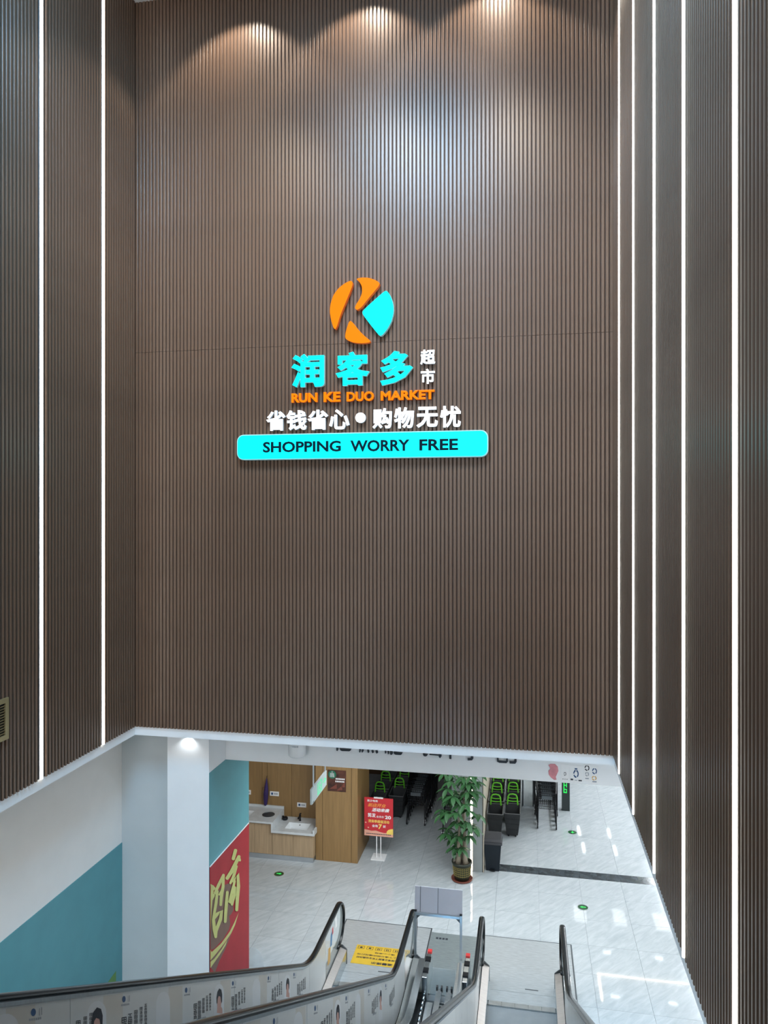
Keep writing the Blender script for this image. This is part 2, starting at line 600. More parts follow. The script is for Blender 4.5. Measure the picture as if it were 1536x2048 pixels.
pits = [(-3.19, -1.62, 12.89), (-1.62, -0.72, 12.78), (-0.72, 0.76, 12.86)]


def cut(x0, x1, y0, y1):
    """tile rectangles left after taking the escalator landings out"""
    out = [(x0, x1, y0, y1)]
    for px0, px1, py in pits:
        nx = []
        for a, b, c_, d in out:
            if b <= px0 or a >= px1 or c_ >= py:
                nx.append((a, b, c_, d))
                continue
            if a < px0:
                nx.append((a, px0, c_, d))
            if b > px1:
                nx.append((px1, b, c_, d))
            if d > py:
                nx.append((max(a, px0), min(b, px1), py, d))
        out = nx
    return [r for r in out if r[1] - r[0] > 0.02 and r[3] - r[2] > 0.02]


std = tmesh(T, T)
cache = {}


def put_tile(x0, x1, y0, y1):
    for a, b, c_, d in cut(x0, x1, y0, y1):
        k = (round(b - a, 3), round(d - c_, 3))
        me = cache.get(k) or cache.setdefault(k, std if k == (T, T) else tmesh(b - a, d - c_))
        o = link('tile', me, floor)
        o.location = (a, c_, 0)


XJ = 0.24
cols = [XJ + k * T for k in range(-9, 5)]
for x in cols:
    x1 = min(x + T, 4.0)
    if x > -0.6:
        ys = [10.5, 11.3, 12.1, 12.9, 13.7, 14.5, 15.2]
        for a, b in zip(ys[:-1], ys[1:]):
            put_tile(x, x1, a, b)
        y = 15.5
        while y < 21.5:
            put_tile(x, x1, y, y + T)
            y += T
    else:
        y = 9.7
        while y < 20.0:
            put_tile(x, x1, y, y + T)
            y += T
bm_ = tmesh(T, 0.3, 'border_tile', M_BANDT)
for k in range(6):
    o = link('border_tile', bm_, floor)
    o.location = (-0.56 + k * T, 15.2, 0)
far = MB().box(-0.56, 4.0, 21.9, 30.5, -0.012, 0).box(0.78, 4.0, -2, 10.5, -0.012, 0).build('tile_run', M_TILE, floor)
far['kind'] = 'stuff'

# ------------------------------------------------------------------ fascia with cut-off lettering and notices
fascia = struct(bx('wall_fascia', M_WHITE, None, -4.30, 4.0, YF, YF + 0.12, ZF, ZT + 0.01))


def fpx(x, y, o=0.0):
    return hitY(x, y, YF - o)


lets = empty('fascia_lettering', (0, YF, ZF), 0, 'black raised lettering on white fascia, upper half hidden by the trim', 'lettering')
lets_inv = lets.matrix_basis.inverted()
# pieces traced in a strip whose zoom is 3.657, origin (640, 1480)
pieces = [
    [(118, 20), (131, 22), (131, 62), (126, 73), (119, 66)],
    [(143, 52), (228, 58), (222, 70), (212, 74), (160, 72), (148, 66)],
    [(288, 30), (299, 30), (296, 72), (292, 84), (285, 78)], [(308, 30), (319, 30), (317, 72), (311, 83), (304, 80)],
    [(344, 40), (352, 40), (358, 82), (351, 88), (346, 74)], [(375, 40), (384, 40), (391, 84), (384, 89), (377, 76)], [(405, 40), (414, 40), (422, 86), (414, 92), (407, 80)],
    [(472, 50), (482, 50), (482, 88), (475, 92)], [(491, 50), (501, 50), (503, 92), (496, 98)], [(511, 50), (529, 50), (530, 94), (521, 102), (512, 94)],
    [(538, 79), (603, 84), (597, 97), (588, 101), (552, 99), (541, 93)],
    [(752, 92), (788, 97), (782, 108), (768, 112), (756, 106)], [(800, 96), (872, 101), (872, 106), (800, 101)], [(868, 60), (888, 60), (888, 112), (878, 125), (868, 114)],
    [(945, 70), (960, 70), (960, 131), (945, 129)],
    [(1080, 126), (1102, 128), (1106, 70), (1122, 70), (1121, 128), (1112, 140), (1080, 141)],
    [(1291, 90), (1304, 90), (1307, 144), (1362, 149), (1362, 92), (1375, 92), (1374, 150), (1364, 161), (1312, 158), (1296, 150)],
    [(1386, 148), (1421, 151), (1424, 92), (1439, 92), (1438, 152), (1428, 165), (1387, 163)]]
for p in pieces:
    pts = [lets_inv @ fpx(640 + a / 3.657, 1480 + b / 3.657 + 2.5, 0.03) for a, b in p]
    MB().poly(pts, (0, 0.03, 0)).build('letter', M_INK, lets)
# white housing with print in front of the fascia
hp = hitY(594, 1500, 9.93)
hs = empty('ceiling_housing', (hp.x, 9.93, 0), 0, 'white round housing with tiny print hanging before the fascia', 'housing')
zz = hitY(594, 1513, 9.93).z
MB().lathe([(0.06, zz), (0.10, zz + 0.008), (0.122, zz + 0.03), (0.125, zz + 0.10), (0.125, ZT - 0.001)], 28).build('body', M_WHITE, hs, smooth=True)
for r_ in range(2):
    for k in range(5):
        a = -0.05 + k * 0.022
        y_ = -math.sqrt(0.1265 ** 2 - a * a)
        MB().poly([(a, y_, zz + 0.20 - r_ * 0.035), (a + 0.015, y_, zz + 0.20 - r_ * 0.035), (a + 0.015, y_, zz + 0.222 - r_ * 0.035), (a, y_, zz + 0.222 - r_ * 0.035)]).build('print', M_INKG, hs)


def card(x0, y0, x1, y1, label, marks, name='notice_sheet'):
    a, b = fpx(x0, y1, 0.004), fpx(x1, y0, 0.004)
    r = MB().box(a.x, b.x, YF - 0.004, YF, a.z, b.z).build(name, M_WHITEP)
    tag(r, label, 'notice', 'white notices on the fascia')
    for kind, cx, cy, sx, sy, m in marks:
        X, Z, W, H = a.x + (b.x - a.x) * cx, b.z - (b.z - a.z) * cy, (b.x - a.x) * sx / 2, (b.z - a.z) * sy / 2
        if kind == 'o':
            n = 18
            o_ = [(X + W * math.cos(t * 2 * math.pi / n), YF - 0.0055, Z + H * math.sin(t * 2 * math.pi / n)) for t in range(n)]
            i_ = [(X + 0.6 * W * math.cos(t * 2 * math.pi / n), YF - 0.0055, Z + 0.6 * H * math.sin(t * 2 * math.pi / n)) for t in range(n)]
            mm = MB()
            for t in range(0, n):
                if t % 5 == 4:
                    continue
                mm.poly([o_[t], o_[(t + 1) % n], i_[(t + 1) % n], i_[t]])
            mm.build('print_ring', m, r)
        else:
            MB().poly([(X - W, YF - 0.0055, Z - H), (X + W, YF - 0.0055, Z - H), (X + W, YF - 0.0055, Z + H), (X - W, YF - 0.0055, Z + H)]).build('print_mark', m, r)


card(1122, 1529, 1138, 1561, 'plain white notice sheet beside the pink picture on the fascia',
     [('o', .5, .58, .3, .24, M_INK), ('b', .25, .9, .1, .05, M_INK), ('b', .5, .9, .1, .05, M_INK), ('b', .75, .9, .1, .05, M_INK)])
card(1139, 1532, 1165, 1563, 'widest white notice with blue ring and header on the fascia',
     [('o', .5, .5, .42, .5, M_INKB), ('b', .5, .2, .2, .08, M_INKB), ('b', .18, .86, .2, .1, M_INK), ('b', .82, .9, .26, .08, M_INK), ('b', .5, .9, .2, .04, M_INKG)])
card(1167, 1529, 1181, 1562, 'narrow white notice with dark ring above an empty ring on the fascia',
     [('o', .5, .22, .7, .34, M_INK), ('o', .5, .58, .55, .26, M_INKG), ('b', .5, .84, .5, .06, M_INKG)])
card(1182, 1533, 1196, 1567, 'rightmost white notice with blue ring above a brown badge on the fascia',
     [('o', .5, .28, .7, .36, M_INKB), ('o', .45, .68, .7, .26, M_ORAFIL), ('b', .5, .88, .6, .08, M_INKG)])
pk = [(758, 225), (772, 217), (800, 218), (818, 235), (822, 262), (812, 285), (805, 300), (810, 318), (795, 320), (775, 305), (760, 285), (758, 262), (770, 248)]
p = [fpx(860 + a / 3.2, 1460 + b / 3.2, 0.006) for a, b in pk]
tag(MB().poly(p, (0, 0.006, 0)).build('picture_sticker', M_PINK), 'pink cut-out picture stuck on the white fascia', 'sticker')

# ------------------------------------------------------------------ column with poster
colr = empty('column', (-4.61, 10.25, 0), 0, 'white square column with teal painted side left of escalators', 'column')
cb = colr.matrix_basis.inverted()
bx('shaft', M_WHITE, colr, -0.31, 0.31, -0.74, 0.74, 0, ZT)
bx('teal_side', M_TEAL2 if 'M_TEAL2' in globals() else M_TEAL, colr, 0.31, 0.314, -0.738, 0.738, 0.002, ZF)
XP = -4.284
po = empty('wall_poster', (XP, 10.25, 0), 0, 'red banner with lime brush characters on the teal column side', 'poster')
pinv = po.matrix_basis.inverted()
zr = (hitX(492.6, 1654.5, XP).z + hitX(414.7, 1739, XP).z) / 2
bx('sheet', M_RED, po, -0.010, 0.0, -0.735, 0.715, 0.01, zr)
bx('border', M_WHITEP, po, -0.010, 0.0012, -0.735, 0.715, zr, zr + 0.012)


def ppx(a, b, o=0.002):
    return pinv @ hitX(400 + a / 6.4, 1640 + b / 6.4, XP + o)


def clampY(v):
    v.y = max(-0.733, min(0.713, v.y))
    v.z = max(0.012, v.z)
    return v


def stroke(pts, wd, m, name, o):
    """brush stroke: ribbon with tapering round ends, traced on the poster"""
    P = [Vector(p) for p in pts]
    n = len(P)
    L, R = [], []
    for i, q in enumerate(P):
        t = (P[min(i + 1, n - 1)] - P[max(i - 1, 0)]).normalized()
        nr = Vector((-t.y, t.x)) * wd / 2 * (0.85 if i in (0, n - 1) else 1.0)
        L.append(q + nr)
        R.append(q - nr)
    t0 = (P[0] - P[1]).normalized() * wd * 0.3
    t1 = (P[-1] - P[-2]).normalized() * wd * 0.3
    c0 = [R[0], R[0] * .8 + L[0] * .2 + t0 * .8, R[0] * .5 + L[0] * .5 + t0, R[0] * .2 + L[0] * .8 + t0 * .8, L[0]]
    c1 = [L[-1], L[-1] * .8 + R[-1] * .2 + t1 * .8, L[-1] * .5 + R[-1] * .5 + t1, L[-1] * .2 + R[-1] * .8 + t1 * .8, R[-1]]
    mb = MB()
    for q in [c0, c1] + [[L[i], L[i + 1], R[i + 1], R[i]] for i in range(n - 1)]:
        mb.poly([clampY(ppx(a.x, a.y, o)) for a in q])
    mb.build(name, m, po, recalc=False)


MB().poly([clampY(ppx(a, b, 0.0015)) for a, b in [(62, 1760), (72, 1150), (120, 1000), (200, 930), (320, 830), (400, 800), (415, 1000), (428, 1150), (400, 1205), (375, 1230), (388, 1330), (370, 1400), (300, 1520), (180, 1650)]]).build('brown_shadow', M_BROWNP, po)
MB().poly([clampY(ppx(a, b, 0.002)) for a, b in [(50, 1775), (150, 1690), (270, 1580), (380, 1430), (440, 1310), (497, 1180), (450, 1340), (400, 1450), (310, 1580), (200, 1720), (110, 1830), (50, 1890)]]).build('swoosh', M_LIME, po)
MB().poly([clampY(ppx(a, b, 0.0018)) for a, b in [(50, 1895), (200, 1725), (320, 1575), (400, 1455), (330, 1640), (250, 1800), (190, 1960), (50, 2000)]]).build('swoosh_shadow', M_BROWNP, po)
MB().poly([clampY(ppx(a, b, 0.0022)) for a, b in [(50, 1935), (180, 1780), (280, 1650), (350, 1530), (330, 1600), (250, 1730), (130, 1900), (60, 1990), (50, 1995)]]).build('swoosh', M_LIME, po)
for ks, (pts, wd) in enumerate([([(132, 840), (182, 880)], 52), ([(160, 850), (135, 990), (118, 1180), (102, 1420), (92, 1620)], 56), ([(72, 1130), (110, 1070), (175, 960)], 46),
                ([(70, 1470), (120, 1330)], 40),
                ([(190, 940), (240, 830), (300, 705)], 40), ([(300, 700), (295, 850), (272, 990), (265, 1090)], 40), ([(222, 910), (205, 1060), (172, 1260)], 38),
                ([(245, 960), (282, 890)], 26),
                ([(172, 1270), (185, 1400), (200, 1490)], 46), ([(170, 1270), (225, 1200), (278, 1160), (262, 1270), (205, 1420), (200, 1500)], 42),
                ([(455, 385), (425, 500)], 52), ([(345, 750), (410, 650), (500, 465)], 50), ([(495, 460), (512, 520)], 34), ([(388, 810), (430, 720), (468, 590)], 38),
                ([(350, 920), (335, 1100), (322, 1305)], 42), ([(430, 790), (485, 690), (492, 850), (478, 1000), (470, 1155)], 44),
                ([(445, 780), (410, 920), (375, 1050)], 36), ([(448, 860), (440, 960), (408, 1085)], 38), ([(385, 1060), (438, 950)], 30)]):
    stroke(pts, wd, M_LIME, 'brush_stroke', 0.003 + 0.0004 * ks)

# ------------------------------------------------------------------ shop sign on the back wall
YS = YB - SD


def zp(a, b):
    return 460 + a / 2.844, 540 + b / 2.844


def sign_xz(a, b, Y):
    v = hitY(*zp(a, b), Y)
    return v.x, v.z


def extrude_px(pts, Y, dep, m, parent, name):
    """polygon traced on the sign, standing off the wall"""
    P = [sign_xz(a, b, Y) for a, b in pts]
    mb = MB()
    mb.poly([(x, Y, z) for x, z in P], (0, dep, 0))
    o = mb.build(name, m, parent)
    for f in o.data.polygons:
        f.material_index = 0 if all(abs(o.data.vertices[i].co.y - Y) < 1e-5 for i in f.vertices) else 1
    return o


DEP = 0.07
yf = YS - DEP
emb = empty('logo_emblem', (0, 0, 0), 0, 'round orange and cyan glowing emblem above the shop name', 'logo')


def smoothpoly(pts, it=2):
    for _ in range(it):
        q = []
        n = len(pts)
        for i in range(n):
            a, b = pts[i], pts[(i + 1) % n]
            q.append((a[0] * .8 + b[0] * .2, a[1] * .8 + b[1] * .2))
            q.append((a[0] * .2 + b[0] * .8, a[1] * .2 + b[1] * .8))
        pts = q
    return pts


E1 = [(684, 60), (697, 66), (696, 90), (680, 130), (655, 190), (628, 255), (608, 322), (598, 338), (588, 328), (575, 285), (567, 235), (572, 190), (588, 142), (618, 102), (652, 76)]
E2 = [(716, 50), (750, 42), (790, 44), (830, 58), (852, 74), (845, 92), (820, 122), (780, 170), (745, 214), (722, 228), (709, 216), (718, 194), (738, 165), (752, 128), (750, 92), (736, 66)]
E3 = [(892, 117), (914, 148), (929, 195), (931, 240), (919, 290), (895, 335), (864, 372), (850, 374), (830, 350), (790, 300), (755, 252), (752, 236), (780, 208), (830, 163), (876, 122)]
E4 = [(684, 287), (700, 300), (730, 340), (765, 375), (800, 403), (793, 412), (750, 417), (700, 412), (662, 396), (654, 380), (660, 345), (674, 300)]
for e, ms in ((E1, (M_ORANE, M_RETO)), (E2, (M_ORANE, M_RETO)), (E3, (M_CYANE, M_RETC)), (E4, (M_ORANE, M_RETO))):
    extrude_px(smoothpoly(e), yf, DEP, list(ms), emb, 'emblem_segment')


def sign_text(s, a0, b0, a1, b1, ms, parent, bold, dep=DEP, base=None, shear=0.0, split=False, name='letter'):
    """a0,b0 = lower left, a1,b1 = upper right in sign zoom pixels"""
    Y = (YS if base is None else base) - dep
    x0, z0 = sign_xz(a0, b0, Y)
    x1, z1 = sign_xz(a1, b1, Y)
    return place_text(s, lambda a, b, c: (x0 + a, Y + dep - c, z0 + b), x1 - x0, z1 - z0, parent, name, ms, bold, shear, dep, split)


nm = empty('shop_name_sign', (0, 0, 0), 0, 'three large cyan glowing Chinese characters under the emblem', 'sign')
for ch, bxx in (('润', (348, 668, 535, 472)), ('客', (600, 660, 793, 460)), ('多', (853, 657, 1040, 455))):
    sign_text(ch, *bxx, [M_CYANE, M_RETC], nm, 0.034)
mk = empty('market_sign', (0, 0, 0), 0, 'two small white characters stacked right of the cyan shop name', 'sign')
for ch, bxx in (('超', (1082, 538, 1168, 450)), ('市', (1085, 648, 1165, 560))):
    sign_text(ch, *bxx, [M_WHITEE, M_RETW], mk, 0.024, 0.05)
la = empty('latin_name_sign', (0, 0, 0), 0, 'orange glowing RUN KE DUO MARKET letters under the characters', 'sign')
for wd, bxx in (('RUN', (348, 755, 496, 697)), ('KE', (531, 751, 627, 691)), ('DUO', (662, 748, 818, 688)), ('MARKET', (856, 742, 1163, 679))):
    sign_text(wd, *bxx, [M_ORANE, M_RETO], la, 0.042, 0.05, split=True)
sl = empty('slogan_sign', (0, 0, 0), 0, 'white glowing eight-character slogan with a round dot in the middle', 'sign')
for ch, bxx in (('省', (205, 915, 314, 798)), ('钱', (320, 912, 434, 796)), ('省', (440, 910, 557, 793)), ('心', (563, 907, 678, 790)),
                ('购', (810, 903, 920, 784)), ('物', (933, 901, 1046, 779)), ('无', (1060, 897, 1182, 776)), ('忧', (1194, 896, 1312, 771))):
    sign_text(ch, *bxx, [M_WHITEE, M_RETW], sl, 0.028, 0.05)
extrude_px([(742 + 29 * math.cos(i * math.pi / 14), 840 + 29 * math.sin(i * math.pi / 14)) for i in range(28)], YS - 0.05, 0.05, [M_WHITEE, M_RETW], sl, 'dot')
lb = empty('light_box_sign', (0, 0, 0), 0, 'wide cyan light box reading SHOPPING WORRY FREE', 'sign')
x0, z0 = sign_xz(43, 1076, YS - 0.09)
x1, z1 = sign_xz(1463, 914, YS - 0.09)


def rrect(x0, x1, z0, z1, r, n=6):
    P = []
    for cx, cz, a0 in ((x1 - r, z1 - r, 0), (x0 + r, z1 - r, 90), (x0 + r, z0 + r, 180), (x1 - r, z0 + r, 270)):
        for i in range(n + 1):
            a = math.radians(a0 + 90 * i / n)
            P.append((cx + r * math.cos(a), cz + r * math.sin(a)))
    return P


MB().poly([(x, YS - 0.08, z) for x, z in rrect(x0 - .012, x1 + .012, z0 - .012, z1 + .012, 0.09)], (0, 0.08, 0)).build('housing', M_RETC, lb)
MB().poly([(x, YS - 0.09, z) for x, z in rrect(x0, x1, z0, z1, 0.082)], (0, 0.01, 0)).build('face', M_CYANE, lb)
for wd, bxx in (('SHOPPING', (187, 1039, 630, 970)), ('WORRY', (684, 1034, 1021, 963)), ('FREE', (1077, 1027, 1297, 959))):
    sign_text(wd, *bxx, [M_SIGNINK, M_SIGNINK], lb, 0.028, 0.006, base=YS - 0.09, split=True)

# ------------------------------------------------------------------ escalators
def LIN(Y):
    return 3.85 - 0.577 * (Y - 5.0)


ZLO, ZHI = 1.0, 6.8
YLO = 5 + (3.85 - ZLO) / 0.577
YHI = 5 + (3.85 - ZHI) / 0.577


def zh(Y, R=1.6):
    t = R * math.tan(math.radians(15))
    ct = t * math.cos(math.radians(30))
    if YLO - ct < Y < YLO + t:
        return ZLO + R - math.sqrt(max(0, R * R - (YLO + t - Y) ** 2))
    if YHI - t < Y < YHI + ct:
        return ZHI - R + math.sqrt(max(0, R * R - (Y - (YHI - t)) ** 2))
    if Y >= YLO + t:
        return ZLO
    if Y <= YHI - t:
        return ZHI
    return LIN(Y)


def frange(a, b, d):
    n = max(1, int(math.ceil((b - a) / d)))
    return [a + (b - a) * i / n for i in range(n + 1)]


YEND = 11.5
YTOP = -1.6


def handrail_path():
    r = 0.32
    P = []
    for i in range(13):
        a = math.radians(90 + 180 - 180 * i / 12)
        P.append((YTOP + r * math.cos(a), ZHI - r + r * math.sin(a)))
    P = [(YTOP + r * math.cos(math.radians(270 - 15 * i)), ZHI - r + r * math.sin(math.radians(270 - 15 * i))) for i in range(12)]
    P += [(y, zh(y)) for y in frange(YTOP, YHI - 0.5, 0.3)]
    P += [(y, zh(y)) for y in frange(YHI - 0.45, YHI + 0.45, 0.1)]
    P += [(y, zh(y)) for y in frange(YHI + 0.6, YLO - 0.5, 0.8)]
    P += [(y, zh(y)) for y in frange(YLO - 0.42, YLO + 0.45, 0.07)]
    P += [(y, zh(y)) for y in frange(YLO + 0.55, YEND, 0.4)]
    P += [(YEND + r * math.cos(math.radians(90 - 15 * i)), ZLO - r + r * math.sin(math.radians(90 - 15 * i))) for i in range(1, 14)]
    return P


HR = handrail_path()
PROF = [(-0.040, -0.006), (-0.040, 0.010), (-0.030, 0.021), (-0.012, 0.026), (0.012, 0.026), (0.030, 0.021), (0.040, 0.010), (0.040, -0.006), (0.030, -0.014), (-0.030, -0.014)]


def make_handrail(X, parent):
    rings = []
    n = len(HR)
    for i, (y, z) in enumerate(HR):
        a, b = HR[max(0, i - 1)], HR[min(n - 1, i + 1)]
        t = Vector((b[0] - a[0], b[1] - a[1])).normalized()
        nr = Vector((-t.y, t.x))
        rings.append([(X + p, y + nr.x * q, z + nr.y * q) for p, q in PROF])
    return MB().strip(rings).build('handrail', M_RUBBER, parent, smooth=True)


def ribbon(name, m, parent, ya, yb, sec, step=0.25, smooth=False):
    """solid following the incline: sec(Y) gives the section points (x, z) at Y"""
    Y = sorted(set(frange(ya, yb, step) + [y for y in frange(YLO - 0.42, YLO + 0.45, 0.11) if ya < y < yb]))
    return MB().strip([[(x, y, z) for x, z in sec(y)] for y in Y]).build(name, m, parent, smooth=smooth)


DK = 0.75   # deck below the handrail


def balustrade(X, inn, parent, film):
    """inn = +1 when the steps lie towards +X"""
    make_handrail(X, parent)
    # handrail guide, bright metal under the rubber
    ribbon('handrail_guide', M_STEEL, parent, YTOP, YEND, lambda y: [(X - 0.022, zh(y) - 0.045), (X + 0.022, zh(y) - 0.045), (X + 0.022, zh(y) - 0.012), (X - 0.022, zh(y) - 0.012)])
    brk = [YTOP, 0.2, 1.6, 3.0, 4.4, 5.8, 7.2, 8.6, 9.9, 10.75]
    for a, b in zip(brk[:-1], brk[1:]):
        ribbon('balustrade_panel', film, parent, a + 0.003, b - 0.003, lambda y: [(X - 0.006, zh(y) - DK + 0.01), (X + 0.006, zh(y) - DK + 0.01), (X + 0.006, zh(y) - 0.04), (X - 0.006, zh(y) - 0.04)])
    # clear newel panel with a round end
    r = 0.29
    pts = [(10.756, ZLO - DK + 0.01), (10.756, ZLO - 0.04), (YEND, ZLO - 0.04)] + [(YEND + r * math.cos(math.radians(90 - 12 * i)), ZLO - 0.32 + r * math.sin(math.radians(90 - 12 * i))) for i in range(1, 15)] + [(YEND + 0.1, ZLO - DK + 0.01)]
    MB().poly([(X - 0.006, y, z) for y, z in pts], (0.012, 0, 0)).build('newel_glass', M_GLASS, parent)
    for sd, nmn, mm in ((inn, 'inner_deck', M_STEELW), (-inn, 'outer_deck', M_STEEL)):
        e0, e1 = X + sd * 0.014, X + sd * 0.115
        ribbon(nmn, mm, parent, YTOP, YEND + 0.12, lambda y: [(e0, zh(y) - DK - 0.02), (e1, zh(y) - DK - 0.045), (e1, zh(y) - DK - 0.02), (e0, zh(y) - DK + 0.02)])
        ribbon('skirt_panel' if sd == inn else 'outer_cladding', M_STEEL, parent, YTOP, YEND + 0.12,
               lambda y: [(e1 - sd * 0.004, max(0.001, zh(y) - (1.25 if sd == inn else 2.0))), (e1, max(0.001, zh(y) - (1.25 if sd == inn else 2.0))), (e1, zh(y) - DK - 0.044), (e1 - sd * 0.004, zh(y) - DK - 0.044)])
    for sd in (1, -1):
        ribbon('glass_gasket', M_RUBBER, parent, YTOP, YEND + 0.12, lambda y: [(X + sd * 0.006, zh(y) - DK), (X + sd * 0.014, zh(y) - DK), (X + sd * 0.014, zh(y) - DK + 0.03), (X + sd * 0.006, zh(y) - DK + 0.03)])
    # newel entry cap
    MB().poly([(X - 0.12, YEND + 0.12, 0.002), (X + 0.12, YEND + 0.12, 0.002), (X + 0.12, YEND + 0.12, 0.235), (X + 0.045, YEND + 0.12, 0.30), (X - 0.045, YEND + 0.12, 0.30), (X - 0.12, YEND + 0.12, 0.235)], (0, 0.02, 0)).build('newel_cap', M_DARKST, parent)


STEP = None


def step_mesh():
    m = MB()
    m.box(-0.49, 0.49, -0.20, 0.20, -0.23, -0.012)
    k = 0
    x = -0.485
    while x < 0.48:
        m.box(x, x + 0.014, -0.20, 0.20, -0.012, 0)
        x += 0.0265
    return m.mesh('step', mat('step_metal', (0.055, 0.065, 0.068), 0.45, 0.3, 0.1))


STEP = step_mesh()
M_YEL2 = mat('comb_metal', (0.55, 0.57, 0.57), 0.3, 0.9, 0.1, 8.0)


def escalator(x0, x1, label, px0, px1, py, film):
    e = empty('escalator', ((x0 + x1) / 2, 11, 0), 0, label, 'escalator')
    inv = e.matrix_basis.inverted()
    k0 = len(bpy.data.objects)
    before = set(bpy.data.objects)
    balustrade(x0, 1, e, film)
    balustrade(x1, -1, e, film)
    cx = (x0 + x1) / 2
    y = 10.93
    while y > -0.4:
        o = link('step', STEP, e)
        o.location = (cx, y, zh(y) - 1.0 - (0.02 if y > 10 else 0.0))
        y -= 0.4
    n = 5
    for i in range(n):
        wv = 0.98 / n
        MB().box(cx - 0.49 + i * wv + 0.002, cx - 0.49 + (i + 1) * wv - 0.002, 11.07, 11.17, -0.018, 0.006).build('comb_segment', M_YEL2, e, bevel=0.0)
    bx('comb_plate', M_PLATE, e, px0, px1, 11.17, 11.43, -0.02, 0.002)
    bx('landing_plate', M_PLATE, e, px0, px1, 11.434, py, -0.02, 0.002)
    fr = MB().box(px0, px1, py, py + 0.012, -0.02, 0.004).box(px0, px0 + 0.012, 11.43, py, -0.02, 0.004).box(px1 - 0.012, px1, 11.43, py, -0.02, 0.004)
    fr.build('landing_frame', M_DARKST, e)
    bx('plate_mark', M_DARKST, e, cx + 0.05, cx + 0.25, 11.52, 11.54, 0.002, 0.003)
    for o in set(bpy.data.objects) - before:
        if o.parent is e:
            o.matrix_parent_inverse = inv
    return e


H1, H2, H3, H4 = -2.98, -1.77, -0.68, 0.55
eL = escalator(H1, H2, 'left escalator with advert-covered balustrades and yellow notice on its landing', -3.18, -1.63, 12.88, M_FILM)
eR = escalator(H3, H4, 'right escalator with plain landing plate beside the open floor', -0.71, 0.75, 12.85, M_FILM)


def inv_child(o, e):
    o.parent = e
    o.matrix_parent_inverse = e.matrix_basis.inverted()
    return o


# adverts printed on the balustrade film: local frame along the incline
def ad_shape(e, X, Yc, tc, pts, m, name, o=0.0072):
    """pts in metres: a along the incline (towards the lower end), b upwards; tc below the handrail"""
    P = []
    for a, b in pts:
        y = Yc + a
        P.append((X + o, y, zh(y) - tc + b))
    return inv_child(MB().poly(P).build(name, m), e)


def ell(cx, cy, rx, ry, n=14):
    return [(cx + rx * math.cos(2 * math.pi * i / n), cy + ry * math.sin(2 * math.pi * i / n)) for i in range(n)]


def rect(x0, x1, y0, y1):
    return [(x0, y0), (x1, y0), (x1, y1), (x0, y1)]


def ad_many(e, X, Yc, tc, plist, m, name, o=0.0072):
    mb = MB()
    for pts in plist:
        mb.poly([(X + o, Yc + a, zh(Yc + a) - tc + b) for a, b in pts])
    o_ = inv_child(mb.build(name, m), e)
    o_['kind'] = 'stuff'
    return o_


def ad_logo(e, X, px):
    Y = hitX(px, 1990, X).y
    ad_shape(e, X, Y, 0.105, ell(-0.02, 0.0, 0.024, 0.024), M_INKB, 'advert_logo')
    ad_many(e, X, Y, 0.105, [rect(0.035, 0.041, -0.026, 0.02), rect(0.055, 0.063, -0.024, 0.024)], M_INKG, 'advert_bars')
    ad_many(e, X, Y, 0.105, [rect(-0.06 + k * 0.02, -0.045 + k * 0.02, -0.05, -0.036) for k in range(6)], M_INKG, 'advert_caption')


def ad_text(e, X, px, rnd):
    Y = hitX(px, 2000, X).y
    L = []
    for c_, (xx, wv, hh, n) in enumerate(((-0.19, 0.075, 0.042, 3), (-0.10, 0.065, 0.036, 4), (-0.01, 0.055, 0.03, 4), (0.075, 0.045, 0.024, 5), (0.145, 0.045, 0.022, 6))):
        top = 0.02 + c_ * 0.018
        for k in range(n):
            z = top - k * (hh + 0.006)
            q = rnd.random()
            st = 0.16
            for f_ in (0.0, 0.42, 0.84):
                if q > 0.15 or f_ != 0.42:
                    L.append(rect(xx, xx + wv * 0.92, z - hh * (f_ + st), z - hh * f_))
            L.append(rect(xx + wv * 0.40, xx + wv * 0.54, z - hh, z))
            if q > 0.45:
                L.append(rect(xx, xx + wv * 0.13, z - hh, z))
                L.append(rect(xx + wv * 0.79, xx + wv * 0.92, z - hh, z))
            else:
                L.append(rect(xx + wv * 0.12, xx + wv * 0.24, z - hh * 0.95, z - hh * 0.5))
                L.append(rect(xx + wv * 0.68, xx + wv * 0.80, z - hh * 0.95, z - hh * 0.5))
    ad_many(e, X, Y, 0.26, L, M_INK, 'advert_text')
    ad_many(e, X, Y, 0.26, [rect(-0.13 + k * 0.035, -0.105 + k * 0.035, -0.145, -0.12) for k in range(6)], M_INKG, 'advert_footer')


def ad_arch(e, X, px, person):
    Y = hitX(px, 1990, X).y
    P = [(-0.12, -0.34)] + [(0.12 * math.cos(math.radians(180 - 15 * i)), -0.02 + 0.10 * math.sin(math.radians(15 * i))) for i in range(13)] + [(0.12, -0.34)]
    ad_shape(e, X, Y, 0.17, P, M_FILMW, 'advert_arch', 0.0066)
    if person:
        ad_shape(e, X, Y, 0.22, [(-0.055, -0.15), (-0.045, -0.10), (-0.05, -0.03), (-0.03, 0.03), (0.04, 0.03), (0.05, -0.05), (0.045, -0.10), (0.075, -0.12), (0.08, -0.17), (0.02, -0.165)], M_SKIN, 'advert_face', 0.0074)
        ad_shape(e, X, Y, 0.22, [(-0.06, -0.06), (-0.065, 0.0), (-0.045, 0.055), (0.0, 0.085), (0.05, 0.07), (0.072, 0.02), (0.068, -0.05), (0.05, -0.07), (0.03, 0.0), (-0.01, 0.012), (-0.035, -0.01), (-0.045, -0.06)], M_INK, 'advert_hair', 0.008)


